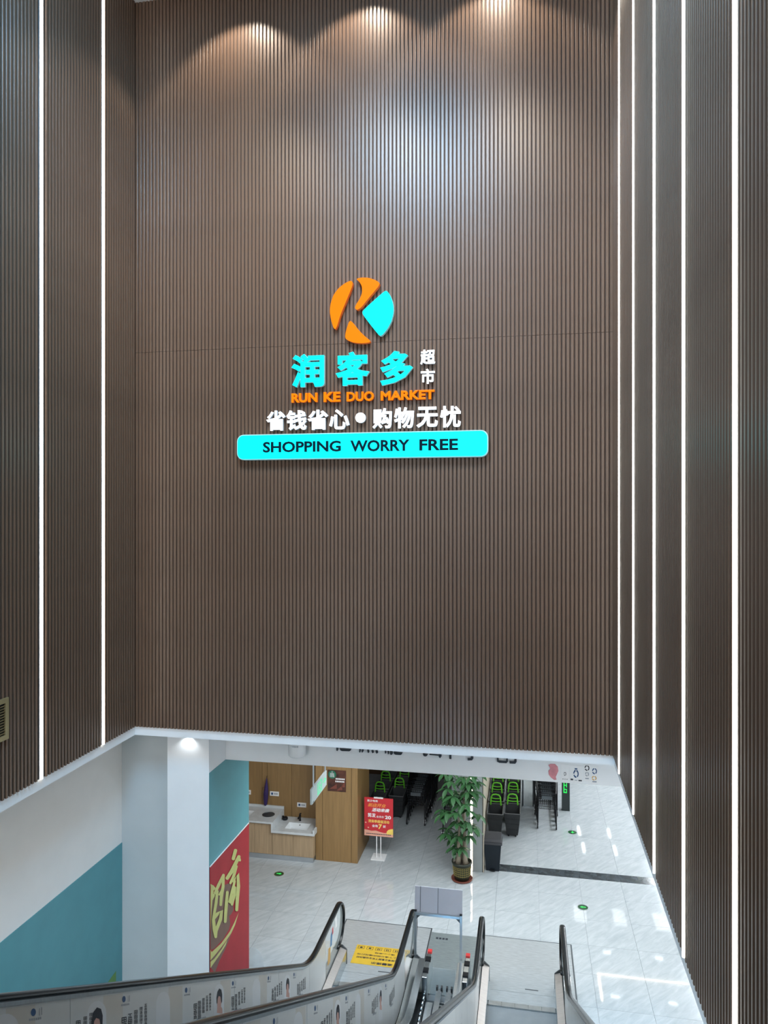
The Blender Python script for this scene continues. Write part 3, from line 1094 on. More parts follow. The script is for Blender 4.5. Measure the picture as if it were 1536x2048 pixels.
def ad_band(e, X, px, wv):
    Y = hitX(px, 1990, X).y
    ad_shape(e, X, Y, 0.36, [(-wv, -0.33), (wv, -0.33), (wv, 0.30), (-wv, 0.30)], M_FILMB, 'advert_tint', 0.0062)


rnd = random.Random(3)
for px in (40, 225, 350, 450, 525):
    ad_band(eL, H1, px, 0.13)
for px in (69, 249, 373, 466, 537, 588):
    ad_logo(eL, H1, px)
for px in (152, 268, 404, 476, 553, 602):
    ad_text(eL, H1, px, rnd)
for px, pr in ((8, False), (192, True), (325, False), (437, True), (512, False), (574, True)):
    ad_arch(eL, H1, px, pr)
for px in (505, 600, 672, 722):
    ad_band(eL, H2, px, 0.13)
for px in (548, 630, 692, 737, 771):
    ad_logo(eL, H2, px)
for px in (500, 652, 700, 749, 783):
    ad_text(eL, H2, px, rnd)
for px, pr in ((595, False), (674, True), (715, False), (760, True)):
    ad_arch(eL, H2, px, pr)
for px in (885, 905, 922):
    Y = hitX(px, 2020, H3).y
    ad_many(eR, H3, Y, 0.3, [rect(-0.05, -0.02, -0.1, 0.02), rect(0.03, 0.045, -0.12, 0.0), rect(0.0, 0.01, 0.06, 0.12)], M_INKG, 'advert_text')
# stickers on the clear newel of the far balustrade
for pts, m in (([(10.85, 0.42), (11.0, 0.40), (11.02, 0.62), (10.9, 0.66)], M_ORAFIL), ([(11.0, 0.62), (11.1, 0.6), (11.14, 0.8), (11.04, 0.8)], M_BLUEFIL), ([(11.12, 0.74), (11.19, 0.74), (11.19, 0.84), (11.12, 0.84)], M_REDCAP),
               ([(11.3, 0.72), (11.42, 0.72), (11.42, 0.9), (11.3, 0.9)], M_WHITEP)):
    inv_child(MB().poly([(H1 + 0.0075, y, z) for y, z in pts]).build('sticker', m), eL)

# yellow notice on the left landing (reads from the far side)
yn = empty('floor_notice', (-1.95, 11.7, 0.0025), 0, 'yellow safety notice stuck on the left landing plate', 'notice')
ninv = yn.matrix_basis.inverted()
a_ = hitZ(715, 1889, 0)
b_ = hitZ(700, 1925, 0)
nx0, nx1, ny0, ny1 = -2.62, -1.72, 11.62, 12.10
nx0 = (hitZ(714, 1889).x + hitZ(701, 1927).x) / 2
ny1 = hitZ(714, 1889).y
ny0 = hitZ(702, 1926).y
nx1 = nx0 + 0.92
MB().box(nx0 + 1.95, nx1 + 1.95, ny0 - 11.7, ny1 - 11.7, 0, 0.002).build('sheet', M_YELLOW, yn)


def notice_text(s, cx, cy, wv, hv, bold):
    place_text(s, lambda a, b, c_: (cx + wv / 2 - a + 1.95, cy + hv / 2 - b - 11.7, 0.003), wv, hv, yn, 'print', M_INK, bold, 0, 0.0, False)


H_ = ny1 - ny0
ncx = (nx0 + nx1) / 2
notice_text('温馨提示', ncx + 0.05, ny0 + 0.12 * H_, 0.36, 0.12 * H_, 0.03)
notice_text('乘坐扶梯请注意脚下安全站稳扶好', ncx, ny0 + 0.34 * H_, 0.80, 0.105 * H_, 0.02)
notice_text('人员上下请勿拥挤嬉戏打闹', ncx, ny0 + 0.50 * H_, 0.80, 0.085 * H_, 0.01)
notice_text('请小心乘梯', ncx + 0.05, ny0 + 0.65 * H_, 0.34, 0.075 * H_, 0.01)
for k in range(6):
    cx = nx0 + 0.085 + k * 0.15 + 1.95
    cy = ny0 + 0.86 * H_ - 11.7
    fr = [(cx - 0.055, cy - 0.04), (cx + 0.055, cy - 0.04), (cx + 0.055, cy + 0.04), (cx - 0.055, cy + 0.04)]
    mb = MB()
    for i in range(4):
        a, b = fr[i], fr[(i + 1) % 4]
        ia, ib = [(cx + (q[0] - cx) * 0.88, cy + (q[1] - cy) * 0.85) for q in (a, b)]
        mb.poly([(a[0], a[1], 0.003), (b[0], b[1], 0.003), (ib[0], ib[1], 0.003), (ia[0], ia[1], 0.003)])
    if k < 2:
        mb.poly([(cx + 0.025 * math.cos(t * .7), cy + 0.02 * math.sin(t * .7), 0.003) for t in range(9)])
    else:
        mb.poly([(cx - 0.022, cy - 0.026, 0.003), (cx - 0.006, cy - 0.026, 0.003), (cx - 0.004, cy + 0.022, 0.003), (cx - 0.02, cy + 0.022, 0.003)])
        mb.poly([(cx + 0.008, cy - 0.02, 0.003), (cx + 0.024, cy - 0.024, 0.003), (cx + 0.022, cy + 0.016, 0.003), (cx + 0.01, cy + 0.022, 0.003)])
    mb.build('pictogram', M_INK, yn)

# ------------------------------------------------------------------ gap between the escalators
mp_ = empty('gap_floor_plate', (-1.18, 11.9, 0), 0, 'dark steel floor plate between the two escalators', 'plate')
bx('plate', M_PLATED, mp_, -0.435, 0.455, -0.75, 0.88, -0.012, 0.002)
tx = hitZ(882, 1879)
for k in range(4):
    bx('print', M_INK, mp_, tx.x + 1.18 - 0.09 + k * 0.055, tx.x + 1.18 - 0.05 + k * 0.055, tx.y - 11.9, tx.y - 11.9 + 0.05, 0.002, 0.003)
gp = empty('gap_cover', (-1.22, 10.2, 0), 0, 'inclined steel cover with rails and red-tipped ends between the escalators', 'cover')


def gribbon(name, m, X0, X1, ya, yb, dz0, dz1):
    o = ribbon(name, m, None, ya, yb, lambda y: [(X0, zh(y) + dz0), (X1, zh(y) + dz0), (X1, zh(y) + dz1), (X0, zh(y) + dz1)])
    return inv_child(o, gp)


gribbon('cover_sheet', M_DARKST, -1.645, -0.80, -0.8, 10.95, -0.99, -0.97)
gribbon('side_sheet', M_STEEL, -1.46, -1.36, -0.8, 10.85, -0.968, -0.93)
gribbon('rail', M_STEEL, -1.325, -1.245, -0.8, 11.05, -0.968, -0.84)
gribbon('rail', M_STEEL, -1.175, -1.095, -0.8, 11.05, -0.968, -0.84)
gribbon('thin_rail', M_STEEL, -1.075, -1.06, -0.8, 10.9, -0.968, -0.88)
y = 9.2
while y < 10.9:
    o = bx('rung', M_STEEL, None, -1.245, -1.175, y, y + 0.028, zh(y) - 0.94, zh(y) - 0.92)
    inv_child(o, gp)
    y += 0.075
for k, X in enumerate((-1.285, -1.135)):
    for j in range(2):
        o = MB().bar((X - 0.045 + j * 0.07, 11.05, 0.16), (X - 0.02 + j * 0.07, 11.05, 0.16), 0.045, 10).build('roller', M_BLACK, None)
        inv_child(o, gp)
pipe = MB().path([(-1.495, y, zh(y) - 0.86) for y in frange(-0.6, 9.2, 1.0) + frange(9.3, 11.0, 0.12)], 0.022, 8).build('pipe', M_CHROME, None, smooth=True)
inv_child(pipe, gp)


def siderail(X):
    inv_child(ribbon('side_strip', M_STEEL, None, -0.6, 11.36, lambda y: [(X - 0.05, zh(y) - 0.62), (X + 0.05, zh(y) - 0.62), (X + 0.05, zh(y) - 0.60), (X - 0.05, zh(y) - 0.60)]), gp)
    inv_child(ribbon('side_web', M_DARKST, None, -0.6, 11.3, lambda y: [(X - 0.045, max(0.003, zh(y) - 1.0)), (X - 0.03, max(0.003, zh(y) - 1.0)), (X - 0.03, zh(y) - 0.62), (X - 0.045, zh(y) - 0.62)]), gp)
    inv_child(MB().poly([(X + 0.055, y, z) for y, z in ((10.9, 0.003), (11.62, 0.003), (11.66, 0.2), (11.6, 0.34), (11.5, 0.40), (10.9, 0.40))], (0.075, 0, 0)).build('end_box', M_STEEL, None, bevel=0.006), gp)
    for yy in (11.02, 11.3):
        inv_child(bx('black_clip', M_BLACK, None, X + 0.052, X + 0.135, yy, yy + 0.10, 0.385, 0.415), gp)
    inv_child(bx('red_end', M_REDCAP, None, X + 0.06, X + 0.125, 11.52, 11.60, 0.36, 0.415), gp)


siderail(-1.585)
siderail(-0.985)
# acrylic guard across the gap
ga = MB().box(-1.44, -1.05, 11.12, 11.128, 0.003, 0.42).build('acrylic_guard', M_GLASSF)
tag(ga, 'clear acrylic guard sheet standing across the gap between escalators', 'guard')
dp = hitZ(505, 1936, 0.0)
dg = MB().poly([(dp.x + 0.19 * math.cos(math.radians(a)), dp.y, 0.01 + 0.32 * math.sin(math.radians(a))) for a in range(0, 181, 12)], (0, 0.012, 0)).build('acrylic_deflector', M_GLASSF)
tag(dg, 'small clear half-round guard on the floor left of the escalator', 'guard')

# sign stand straddling the gap
ss = empty('sign_stand', (-1.32, 11.42, 0), 0, 'aluminium frame stand with blank pale board between the escalators', 'sign stand')
YSG = 11.42
lt, rt = hitY(831, 1822, YSG), hitY(922, 1836, YSG)
xl, xr = -1.66 + 0.0, -0.98
xl, xr = lt.x, rt.x
zb_ = (lt.z + rt.z) / 2
siv = ss.matrix_basis.inverted()


def sadd(o):
    o.parent = ss
    o.matrix_parent_inverse = siv
    return o


for X in (xl, xr):
    sadd(bx('leg', M_ALU, None, X - 0.018, X + 0.018, YSG - 0.018, YSG + 0.018, 0.405, zb_ + 0.02, bevel=0.004))
    sadd(bx('end_plug', M_BLACK, None, X - 0.019, X + 0.019, YSG - 0.019, YSG + 0.019, zb_ + 0.02, zb_ + 0.035))
sadd(bx('crossbar', M_ALU, None, xl + 0.018, xr - 0.018, YSG - 0.018, YSG + 0.018, zb_ - 0.035, zb_ + 0.005, bevel=0.004))
for X, sg in ((xl + 0.018, 1), (xr - 0.018, -1)):
    sadd(MB().poly([(X, YSG - 0.012, zb_ - 0.035), (X + sg * 0.06, YSG - 0.012, zb_ - 0.035), (X, YSG - 0.012, zb_ - 0.095)], (0, 0.024, 0)).build('bracket', M_DARKST))
zt_ = hitY(876, 1774, YSG + 0.1).z
bw = xr - xl + 0.04
fr_ = [0.0, 0.12, 0.49, 1.0]
for i in range(3):
    a, b = xl - 0.02 + bw * fr_[i], xl - 0.02 + bw * fr_[i + 1]
    sadd(MB().poly([(a + 0.003, YSG + 0.02, zb_ + 0.0), (b - 0.003, YSG + 0.02, zb_ + 0.0), (b - 0.003, YSG + 0.07, zt_), (a + 0.003, YSG + 0.07, zt_)], (0, 0.008, 0)).build('board_panel', M_BOARD))
for i in (1, 2):
    a = xl - 0.02 + bw * fr_[i]
    sadd(MB().poly([(a - 0.004, YSG + 0.018, zb_), (a + 0.004, YSG + 0.018, zb_), (a + 0.004, YSG + 0.068, zt_), (a - 0.004, YSG + 0.068, zt_)], (0, 0.004, 0)).build('seam', M_DARKST))

# ------------------------------------------------------------------ wash area
YW = 15.5     # niche back wall
XBL, XBR, YBF = -4.36, -3.45, 14.95
nw = struct(bx('wall_niche', M_WOODD, None, -7.0, XBL, YW + 0.02, YW + 0.2, 0, ZF))


def niche_x(px):
    return hitY(px, 1600, YW).x


g1, g2 = niche_x(534.5), niche_x(583.5)
edges = [-7.0, -5.75, g1, g2, XBL]
zj = hitY(515, 1574.5, YW).z
for i in range(4):
    a, b = edges[i], edges[i + 1]
    if i == 1:
        bx('panel', M_WOOD, nw, a + 0.003, b - 0.003, YW, YW + 0.02, 0.0, zj - 0.003)
        bx('panel', M_WOOD, nw, a + 0.003, b - 0.003, YW, YW + 0.02, zj + 0.003, ZF)
    else:
        bx('panel', M_WOOD, nw, a + 0.003, b - 0.003, YW, YW + 0.02, 0.0, ZF)
blk = empty('panelled_block', (-3.9, 15.5, 0), 0, 'oak panelled square block between wash basin and cart alley', 'panelling')
bi = blk.matrix_basis.inverted()


def badd(o):
    o.parent = blk
    o.matrix_parent_inverse = bi
    return o


badd(bx('core', M_WOODD, None, XBL + 0.02, XBR - 0.02, YBF + 0.02, 16.1, 0, ZF - 0.002))
pe = [XBL, hitY(645, 1600, YBF).x, hitY(703, 1600, YBF).x, XBR]
for a, b in zip(pe[:-1], pe[1:]):
    badd(bx('panel', M_WOOD, None, a + 0.004, b - 0.004, YBF, YBF + 0.02, 0.001, ZF - 0.002))
badd(bx('side_panel', M_WOOD, None, XBR - 0.02, XBR, YBF + 0.001, 16.1, 0.001, ZF - 0.002))
bx_ = bx('metal_post', M_ALU, None, -3.64, -3.56, 16.3, 16.42, 0, ZF - 0.002)
tag(bx_, 'slim grey metal post behind the oak block beside the black baskets', 'post')

# counters: each cabinet a thing, the stepped worktop another
YCF = 14.80
xst = hitY(547, 1640, YCF).x       # step between high and low worktop
xre = hitY(631, 1660, YCF - 0.05).x
ZH_, ZL_ = 0.80, 0.63
wt = empty('worktop', (xst, 15.1, 0), 0, 'pale stone two-level worktop of the wash area', 'worktop')
wi = wt.matrix_basis.inverted()


def wadd(o, p=wt, inv=wi):
    o.parent = p
    o.matrix_parent_inverse = inv
    return o


XC0 = -6.95


def slab_with_hole(x0, x1, y0, y1, z0, z1, hx0, hx1, hy0, hy1):
    return MB().box(x0, hx0, y0, y1, z0, z1).box(hx1, x1, y0, y1, z0, z1).box(hx0, hx1, y0, hy0, z0, z1).box(hx0, hx1, hy1, y1, z0, z1)


lbx0, lbx1 = hitY(572, 1650, 15.0).x, hitY(616, 1650, 15.0).x
hbx1 = hitY(503, 1630, 15.05).x
wadd(slab_with_hole(XC0, xst, YCF - 0.05, YW - 0.002, ZH_ - 0.04, ZH_, hbx1 - 0.5, hbx1, 14.93, 15.25).build('upper_slab', M_STONE))
wadd(slab_with_hole(xst - 0.04, XBL - 0.003, YCF - 0.05, YW - 0.002, ZL_ - 0.05, ZL_, lbx0, lbx1, 14.90, 15.22).build('lower_slab', M_STONE))
wadd(bx('step_face', M_STONE, None, xst - 0.04, xst, YCF - 0.05, YW - 0.002, ZL_, ZH_ - 0.04))
wadd(bx('backsplash', M_STONE, None, XC0, xst, YW - 0.03, YW - 0.002, ZH_, ZH_ + 0.05))
wadd(bx('end_upstand', M_STONE, None, XBL - 0.003, XBL + 0.03, YCF - 0.05, YBF - 0.002, ZL_ - 0.05, ZL_ + 0.06))


def basin(x0, x1, y0, y1, z, label):
    r = empty('wash_basin', ((x0 + x1) / 2, (y0 + y1) / 2, z - 0.14), 0, label, 'basin')
    cx, cy = (x1 - x0) / 2, (y1 - y0) / 2
    m = MB()
    t = 0.012
    top = [(-cx, -cy, 0.132), (cx, -cy, 0.132), (cx, cy, 0.132), (-cx, cy, 0.132)]
    bot = [(-cx + .05, -cy + .04, 0.03), (cx - .05, -cy + .04, 0.03), (cx - .05, cy - .02, 0.03), (-cx + .05, cy - .02, 0.03)]
    m.strip([top, bot], caps=False)
    m.poly(bot)
    m.build('bowl', M_CERAM, r, recalc=False)
    MB().lathe([(0.02, 0.031), (0.02, 0.036)], 12, (0, cy * 0.3, 0)).build('drain', M_CHROME, r)
    MB().bar((0, cy - 0.02, 0.10), (0, cy - 0.008, 0.10), 0.011, 10).build('overflow', M_BLACK, r)
    return r


basin(lbx0, lbx1, 14.90, 15.22, ZL_, 'white basin sunk in the lower worktop below the black tap')
basin(hbx1 - 0.5, hbx1, 14.93, 15.25, ZH_, 'white basin in the higher worktop, half hidden by the teal column')
dc = hitZ(537, 1629, ZH_ + 0.002)
dr = MB().lathe([(0.135, 0), (0.135, 0.006), (0.115, 0.008), (0.112, 0.002)], 26).build('waste_ring', M_DARKST)
dr.location = (dc.x, dc.y, ZH_)
tag(dr, 'round dark steel waste opening in the higher worktop', 'waste opening')
# tap
tpx = hitY(600, 1645, 15.33)
tp_ = empty('tap', (tpx.x, 15.33, ZL_), 0, 'black pillar tap behind the lower basin', 'tap')
MB().lathe([(0.026, 0), (0.024, 0.01), (0.021, 0.02), (0.021, 0.13)], 14).build('body', M_BLACK, tp_, smooth=True)
MB().box(-0.016, 0.016, -0.13, 0.0, 0.085, 0.115).build('spout', M_BLACK, tp_, bevel=0.005)
MB().box(-0.016, 0.016, -0.03, 0.055, 0.133, 0.150).build('lever', M_BLACK, tp_, bevel=0.005)
sp = hitZ(571, 1638, ZL_)
so = empty('soap_dispenser', (sp.x, 15.32, ZL_), 0, 'low black soap dispenser beside the worktop step', 'dispenser')
MB().lathe([(0.05, 0), (0.062, 0.015), (0.062, 0.045), (0.05, 0.06)], 16).build('body', M_BLACK, so, smooth=True)
MB().box(-0.06, -0.03, -0.015, 0.015, 0.06, 0.08).build('nozzle', M_BLACK, so)


def cabinet(x0, x1, ztop, doors, label, endp=False):
    r = empty('wash_cabinet', ((x0 + x1) / 2, 15.1, 0), 0, label, 'cabinet', 'cabinets under the worktop')
    ri = r.matrix_basis.inverted()
    ad = lambda o: wadd(o, r, ri)
    ad(bx('carcass', M_WOODD, None, x0, x1, YCF + 0.025, YW - 0.004, 0.10, ztop - 0.17))
    for a, b in zip(doors[:-1], doors[1:]):
        ad(bx('door', M_WOOD2, None, a + 0.002, b - 0.002, YCF, YCF + 0.022, 0.105, ztop - 0.03, bevel=0.0015))
    ad(bx('plinth', M_ALU, None, x0, x1, YCF + 0.005, YCF + 0.03, 0.0, 0.10))
    if endp:
        ad(bx('end_panel', M_WOOD2, None, x1, x1 + 0.018, YCF, YBF - 0.002, 0.1, ztop - 0.004))
        ad(bx('plinth_return', M_ALU, None, x1, x1 + 0.015, YCF + 0.005, YBF - 0.002, 0.0, 0.10))


xd = hitY(509, 1690, YCF).x
xm = hitY(586.5, 1690, YCF).x
cabinet(XC0 + 0.02, xst - 0.03, ZH_ - 0.04, [XC0 + 0.02, XC0 + 0.6, xd, xst - 0.03], 'taller light oak wash cabinet next to the teal column')
cabinet(xst - 0.028, XBL - 0.022, ZL_ - 0.05, [xst - 0.028, xm, XBL - 0.022], 'lower light oak wash cabinet under the tap', True)


def wall_label(px0, py0, px1, py1, label):
    a, b = hitY(px0, py1, YW), hitY(px1, py0, YW)
    r = MB().box(a.x, b.x, YW - 0.008, YW, a.z, b.z).build('label_plate', M_WHITEP, bevel=0.002)
    tag(r, label, 'label', 'white labels on the oak wall')
    h = b.z - a.z
    ww = b.x - a.x
    MB().poly([(a.x + ww * .14, YW - 0.0086, a.z + h * .25), (a.x + ww * .36, YW - 0.0086, a.z + h * .25), (a.x + ww * .36, YW - 0.0086, a.z + h * .75), (a.x + ww * .14, YW - 0.0086, a.z + h * .75)]).build('symbol', M_INKB, r)
    for k in range(3):
        x = a.x + ww * (.46 + .145 * k)
        MB().poly([(x, YW - 0.0086, a.z + h * .32), (x + ww * .11, YW - 0.0086, a.z + h * .32), (x + ww * .11, YW - 0.0086, a.z + h * .7), (x, YW - 0.0086, a.z + h * .7)]).build('print', M_INKG, r)


wall_label(540, 1583.5, 558, 1591, 'white label on the oak wall right of the purple umbrella')
wall_label(594.5, 1606, 612.5, 1613.5, 'white label on the oak wall above the black tap')
wall_label(484, 1580, 502, 1587.5, 'white label on the oak wall cut off by the teal column')
# folded umbrella hanging on the wall
ub = hitY(531, 1580, YW - 0.05)
um = empty('folded_umbrella', (ub.x, YW - 0.06, hitY(528, 1609, YW).z), 0, 'folded purple umbrella hanging on the oak wall', 'umbrella')
hh = hitY(531, 1554, YW).z - um.location.z
MB().lathe([(0.012, 0), (0.035, 0.03), (0.05, hh * .25), (0.055, hh * .45), (0.04, hh * .7), (0.015, hh * .93), (0.008, hh)], 10).build('canopy', M_PURPLE, um)
MB().bar((0, 0, hh), (0, 0.0, hh + 0.05), 0.005).build('tip', M_BLACK, um)
MB().path([(0, 0, hh + 0.05), (0.01, 0.03, hh + 0.06), (0.0, 0.058, hh + 0.05)], 0.004).build('hook', M_CHROME, um)
um.rotation_euler = (0, math.radians(3), 0)
# coffee picture
a, b = hitY(655.5, 1581.5, YBF), hitY(692, 1541.5, YBF)
cf = MB().box(a.x, b.x, YBF - 0.006, YBF, a.z, b.z).build('picture_poster', M_COFFEE)
tag(cf, 'square brown coffee picture with green round emblem on the oak block', 'poster')
W_, Hh = b.x - a.x, b.z - a.z
MB().poly([(a.x + W_ * .25 + W_ * .22 * math.cos(t * .3142), YBF - 0.007, a.z + Hh * .78 + W_ * .22 * math.sin(t * .3142)) for t in range(20)]).build('emblem', M_EMBG, cf)
mb = MB()
for k in range(5):
    mb.poly([(a.x + W_ * (.13 + .055 * k), YBF - 0.008, a.z + Hh * .66), (a.x + W_ * (.15 + .055 * k), YBF - 0.008, a.z + Hh * .66), (a.x + W_ * (.16 + .045 * k), YBF - 0.008, a.z + Hh * .86), (a.x + W_ * (.14 + .045 * k), YBF - 0.008, a.z + Hh * .86)])
mb.poly([(a.x + W_ * (.25 + .06 * math.sin(t * 2.513) * (1 if t % 1 == 0 else .4)), YBF - 0.0085, a.z + Hh * (.90 + .05 * math.cos(t * 2.513))) for t in range(5)])
mb.build('emblem_lines', M_WHITEP, cf)
for rr in range(2):
    for k in range(6):
        x = a.x + W_ * (.44 + .085 * k - .02 * rr)
        z = a.z + Hh * (.56 - .12 * rr)
        MB().poly([(x, YBF - 0.007, z), (x + W_ * .065, YBF - 0.007, z), (x + W_ * .065, YBF - 0.007, z + Hh * .07), (x, YBF - 0.007, z + Hh * .07)]).build('print', M_WHITEP, cf)
for k, (u0, v0, u1, v1) in enumerate(((.1, .1, .5, .35), (.5, .05, .8, .3), (.75, .2, .95, .5))):
    MB().poly([(a.x + W_ * u0, YBF - 0.0065, a.z + Hh * v0), (a.x + W_ * u1, YBF - 0.0065, a.z + Hh * (v0 + .03)), (a.x + W_ * u1, YBF - 0.0065, a.z + Hh * v1), (a.x + W_ * (u0 + u1) / 2, YBF - 0.0065, a.z + Hh * (v1 - .12))]).build('bean_shape', M_TERRA, cf)

# ------------------------------------------------------------------ hanging exit sign (parallel to the depth direction)
XE = -3.06
y0e, y1e = hitX(622, 1590, XE).y, hitX(651.5, 1565, XE).y
zt0, zb0 = hitX(622, 1579, XE).z, hitX(622, 1610, XE).z
ex = empty('exit_sign', (XE, (y0e + y1e) / 2, zb0), 0, 'hanging white exit sign with green running figure and arrow', 'exit sign')
L = (y1e - y0e) / 2
He = zt0 - zb0
bx('body', M_SIGNFACE, ex, -0.015, 0.015, -L, L, 0, He, bevel=0.004)
for yy in (-L + 0.12, L - 0.04):
    MB().bar((0, yy, He), (0, yy, ZF - zb0 - 0.001), 0.011, 8).build('hanger_rod', M_GREYROD, ex)


def eq(a, b):   # a 0..1 along, b 0..1 up
    return (0.0165, -L + 2 * L * a, He * b)


mb = MB()
for r_ in (((.36, .12), (.40, .12), (.40, .88), (.36, .88)), ((.36, .82), (.66, .82), (.66, .88), (.36, .88)), ((.62, .12), (.66, .12), (.66, .88), (.62, .88)), ((.36, .12), (.66, .12), (.66, .18), (.36, .18))):
    mb.poly([eq(*q) for q in r_])
mb.build('green_frame', M_GREENE, ex)
mb = MB()
mb.poly([eq(.50 + .022 * math.cos(t), .72 + .05 * math.sin(t)) for t in [i * .7 for i in range(9)]])
for r_ in (((.47, .42), (.52, .42), (.53, .65), (.48, .65)), ((.42, .22), (.45, .20), (.51, .44), (.47, .44)), ((.50, .44), (.54, .40), (.58, .24), (.55, .23)), ((.44, .46), (.46, .43), (.50, .60), (.48, .63)), ((.52, .62), (.53, .56), (.59, .50), (.60, .54))):
    mb.poly([eq(*q) for q in r_])
mb.build('running_figure', M_GREENE, ex)
mb = MB()
for r_ in (((.72, .46), (.90, .46), (.90, .54), (.72, .54)), ((.84, .70), (.96, .50), (.91, .50), (.81, .66)), ((.84, .30), (.96, .50), (.91, .50), (.81, .34))):
    mb.poly([eq(*q) for q in r_])
mb.build('arrow', M_GREENE, ex)
MB().poly([eq(*q) for q in ((.05, .06), (.13, .06), (.13, .12), (.05, .12))]).build('maker_mark', M_INK, ex)

# ------------------------------------------------------------------ red poster on a stand
YP = 15.28
ps = empty('poster_stand', (hitZ(757, 1717).x, YP, 0), 0, 'red promotional poster on a white two-pole stand before the alley', 'poster stand')
pi = ps.matrix_basis.inverted()


def padd(o):
    o.parent = ps
    o.matrix_parent_inverse = pi
    return o


px_ = ps.location.x
padd(bx('base_plate', M_WHITEP, None, px_ - 0.15, px_ + 0.15, YP - 0.12, YP + 0.18, 0.0, 0.015, bevel=0.003))
pl = hitY(727.5, 1668, YP - 0.03)
pr_ = hitY(784, 1598, YP - 0.03)
bxl, bxr = hitY(728.5, 1630, YP - .03).x, hitY(786, 1636, YP - .03).x
bz0 = (hitY(727.5, 1668, YP).z + hitY(783, 1675, YP).z) / 2
bz1 = (hitY(730, 1592, YP).z + hitY(788, 1598.6, YP).z) / 2
for sx in (-0.045, 0.045):
    padd(MB().bar((px_ + sx, YP, 0.012), (px_ + sx, YP, bz1 + 0.01), 0.011, 8).build('pole', M_WHITEP))
padd(bx('top_clip', M_WHITEP, None, px_ - 0.1, px_ + 0.1, YP - 0.032, YP - 0.005, bz1 - 0.01, bz1 + 0.012))
padd(bx('board', M_POST, None, bxl, bxr, YP - 0.022, YP - 0.012, bz0, bz1))
BW, BH = bxr - bxl, bz1 - bz0


def bq(u, v, o=0.0235):
    return (bxl + BW * u, YP - o, bz1 - BH * v)


padd(MB().poly([bq(*q) for q in ((0, 1), (0, .84), (.12, .85), (.25, .87), (.4, .855), (.55, .885), (.7, .905), (.82, .885), (.95, .82), (1, .78), (1, 1))]).build('peach_wave', M_PEACH))
padd(MB().poly([bq(*q, .0238) for q in ((.78, .93), (.78, .86), (.84, .81), (.92, .79), (1, .78), (1, .93))]).build('sun_shape', M_YELP))
for ch, u0, v0, u1, v1, m, sh, bo in (('黄沙电商', .10, .115, .47, .055, M_WHITEP, 0, .01), ('新店开业', .12, .245, .76, .145, M_ORANGEP, .3, .03), ('活动来袭', .26, .365, .88, .265, M_WHITEP, .3, .03),
                              ('剪发', .12, .515, .40, .405, M_WHITEP, 0, .02), ('会员价', .42, .52, .69, .46, M_WHITEP, 0, .01), ('20', .72, .535, .93, .445, M_WHITEP, 0, .03),
                              ('烫染季超值活动', .14, .655, .87, .575, M_YELP, 0, .02), ('全场', .27, .77, .47, .70, M_WHITEP, 0, .02), ('7', .49, .81, .62, .68, M_YELP, .1, .04), ('折', .65, .77, .75, .70, M_WHITEP, 0, .02)):
    for o in place_text(ch, lambda a, b, c_: (bxl + BW * u0 + a, YP - 0.0242, bz1 - BH * v0 + b), BW * (u1 - u0), BH * (v0 - v1), None, 'print', m, bo, sh, 0.0, False):
        padd(o)
mb = MB()
for k in range(14):
    mb.poly([bq(.07 + .062 * k, .955, .0242), (bq(.07 + .062 * k + .05, .955, .0242)), bq(.07 + .062 * k + .05, .935, .0242), bq(.07 + .062 * k, .935, .0242)])
padd(mb.build('fine_print', M_INK))
for u, v in ((.05, .66), (.14, .79)):
    padd(MB().poly([bq(u + .03 * math.cos(t * .628), v + .018 * math.sin(t * .628), .0242) for t in range(10)]).build('petal', M_PEACH))

# ------------------------------------------------------------------ storefront column with light strip, partition, alley
XC_L, XC_R = -1.50, -0.84
sc = empty('storefront_column', (-1.17, 15.3, 0), 0, 'greige storefront column with a vertical light strip behind the plant', 'column')
si = sc.matrix_basis.inverted()


def scadd(o):
    o.parent = sc
    o.matrix_parent_inverse = si
    return o


xle = hitY(943, 1650, 15.10).x
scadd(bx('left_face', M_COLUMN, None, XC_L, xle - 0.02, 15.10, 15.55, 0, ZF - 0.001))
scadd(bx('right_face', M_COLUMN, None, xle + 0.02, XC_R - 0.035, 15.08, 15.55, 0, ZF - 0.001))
scadd(bx('jamb', M_BLACK, None, XC_R - 0.035, XC_R - 0.022, 15.08, 15.55, 0, ZF - 0.001))
scadd(bx('corner_bead', M_BEIGE, None, XC_R - 0.022, XC_R, 15.08, 15.55, 0, ZF - 0.001))
scadd(bx('light_strip', M_LEDW, None, xle - 0.02, xle + 0.02, 15.11, 15.16, 0.003, ZF - 0.001))
struct(bx('wall_partition', M_BEIGE, None, -1.2, -0.90, 15.55, 30.5, 0, ZF))
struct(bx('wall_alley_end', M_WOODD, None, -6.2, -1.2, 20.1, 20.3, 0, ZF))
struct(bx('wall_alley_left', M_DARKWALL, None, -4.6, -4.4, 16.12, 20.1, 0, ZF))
struct(bx('wall_niche_left', M_WOOD, None, -7.2, -7.0, 9.8, 15.7, 0, ZF))

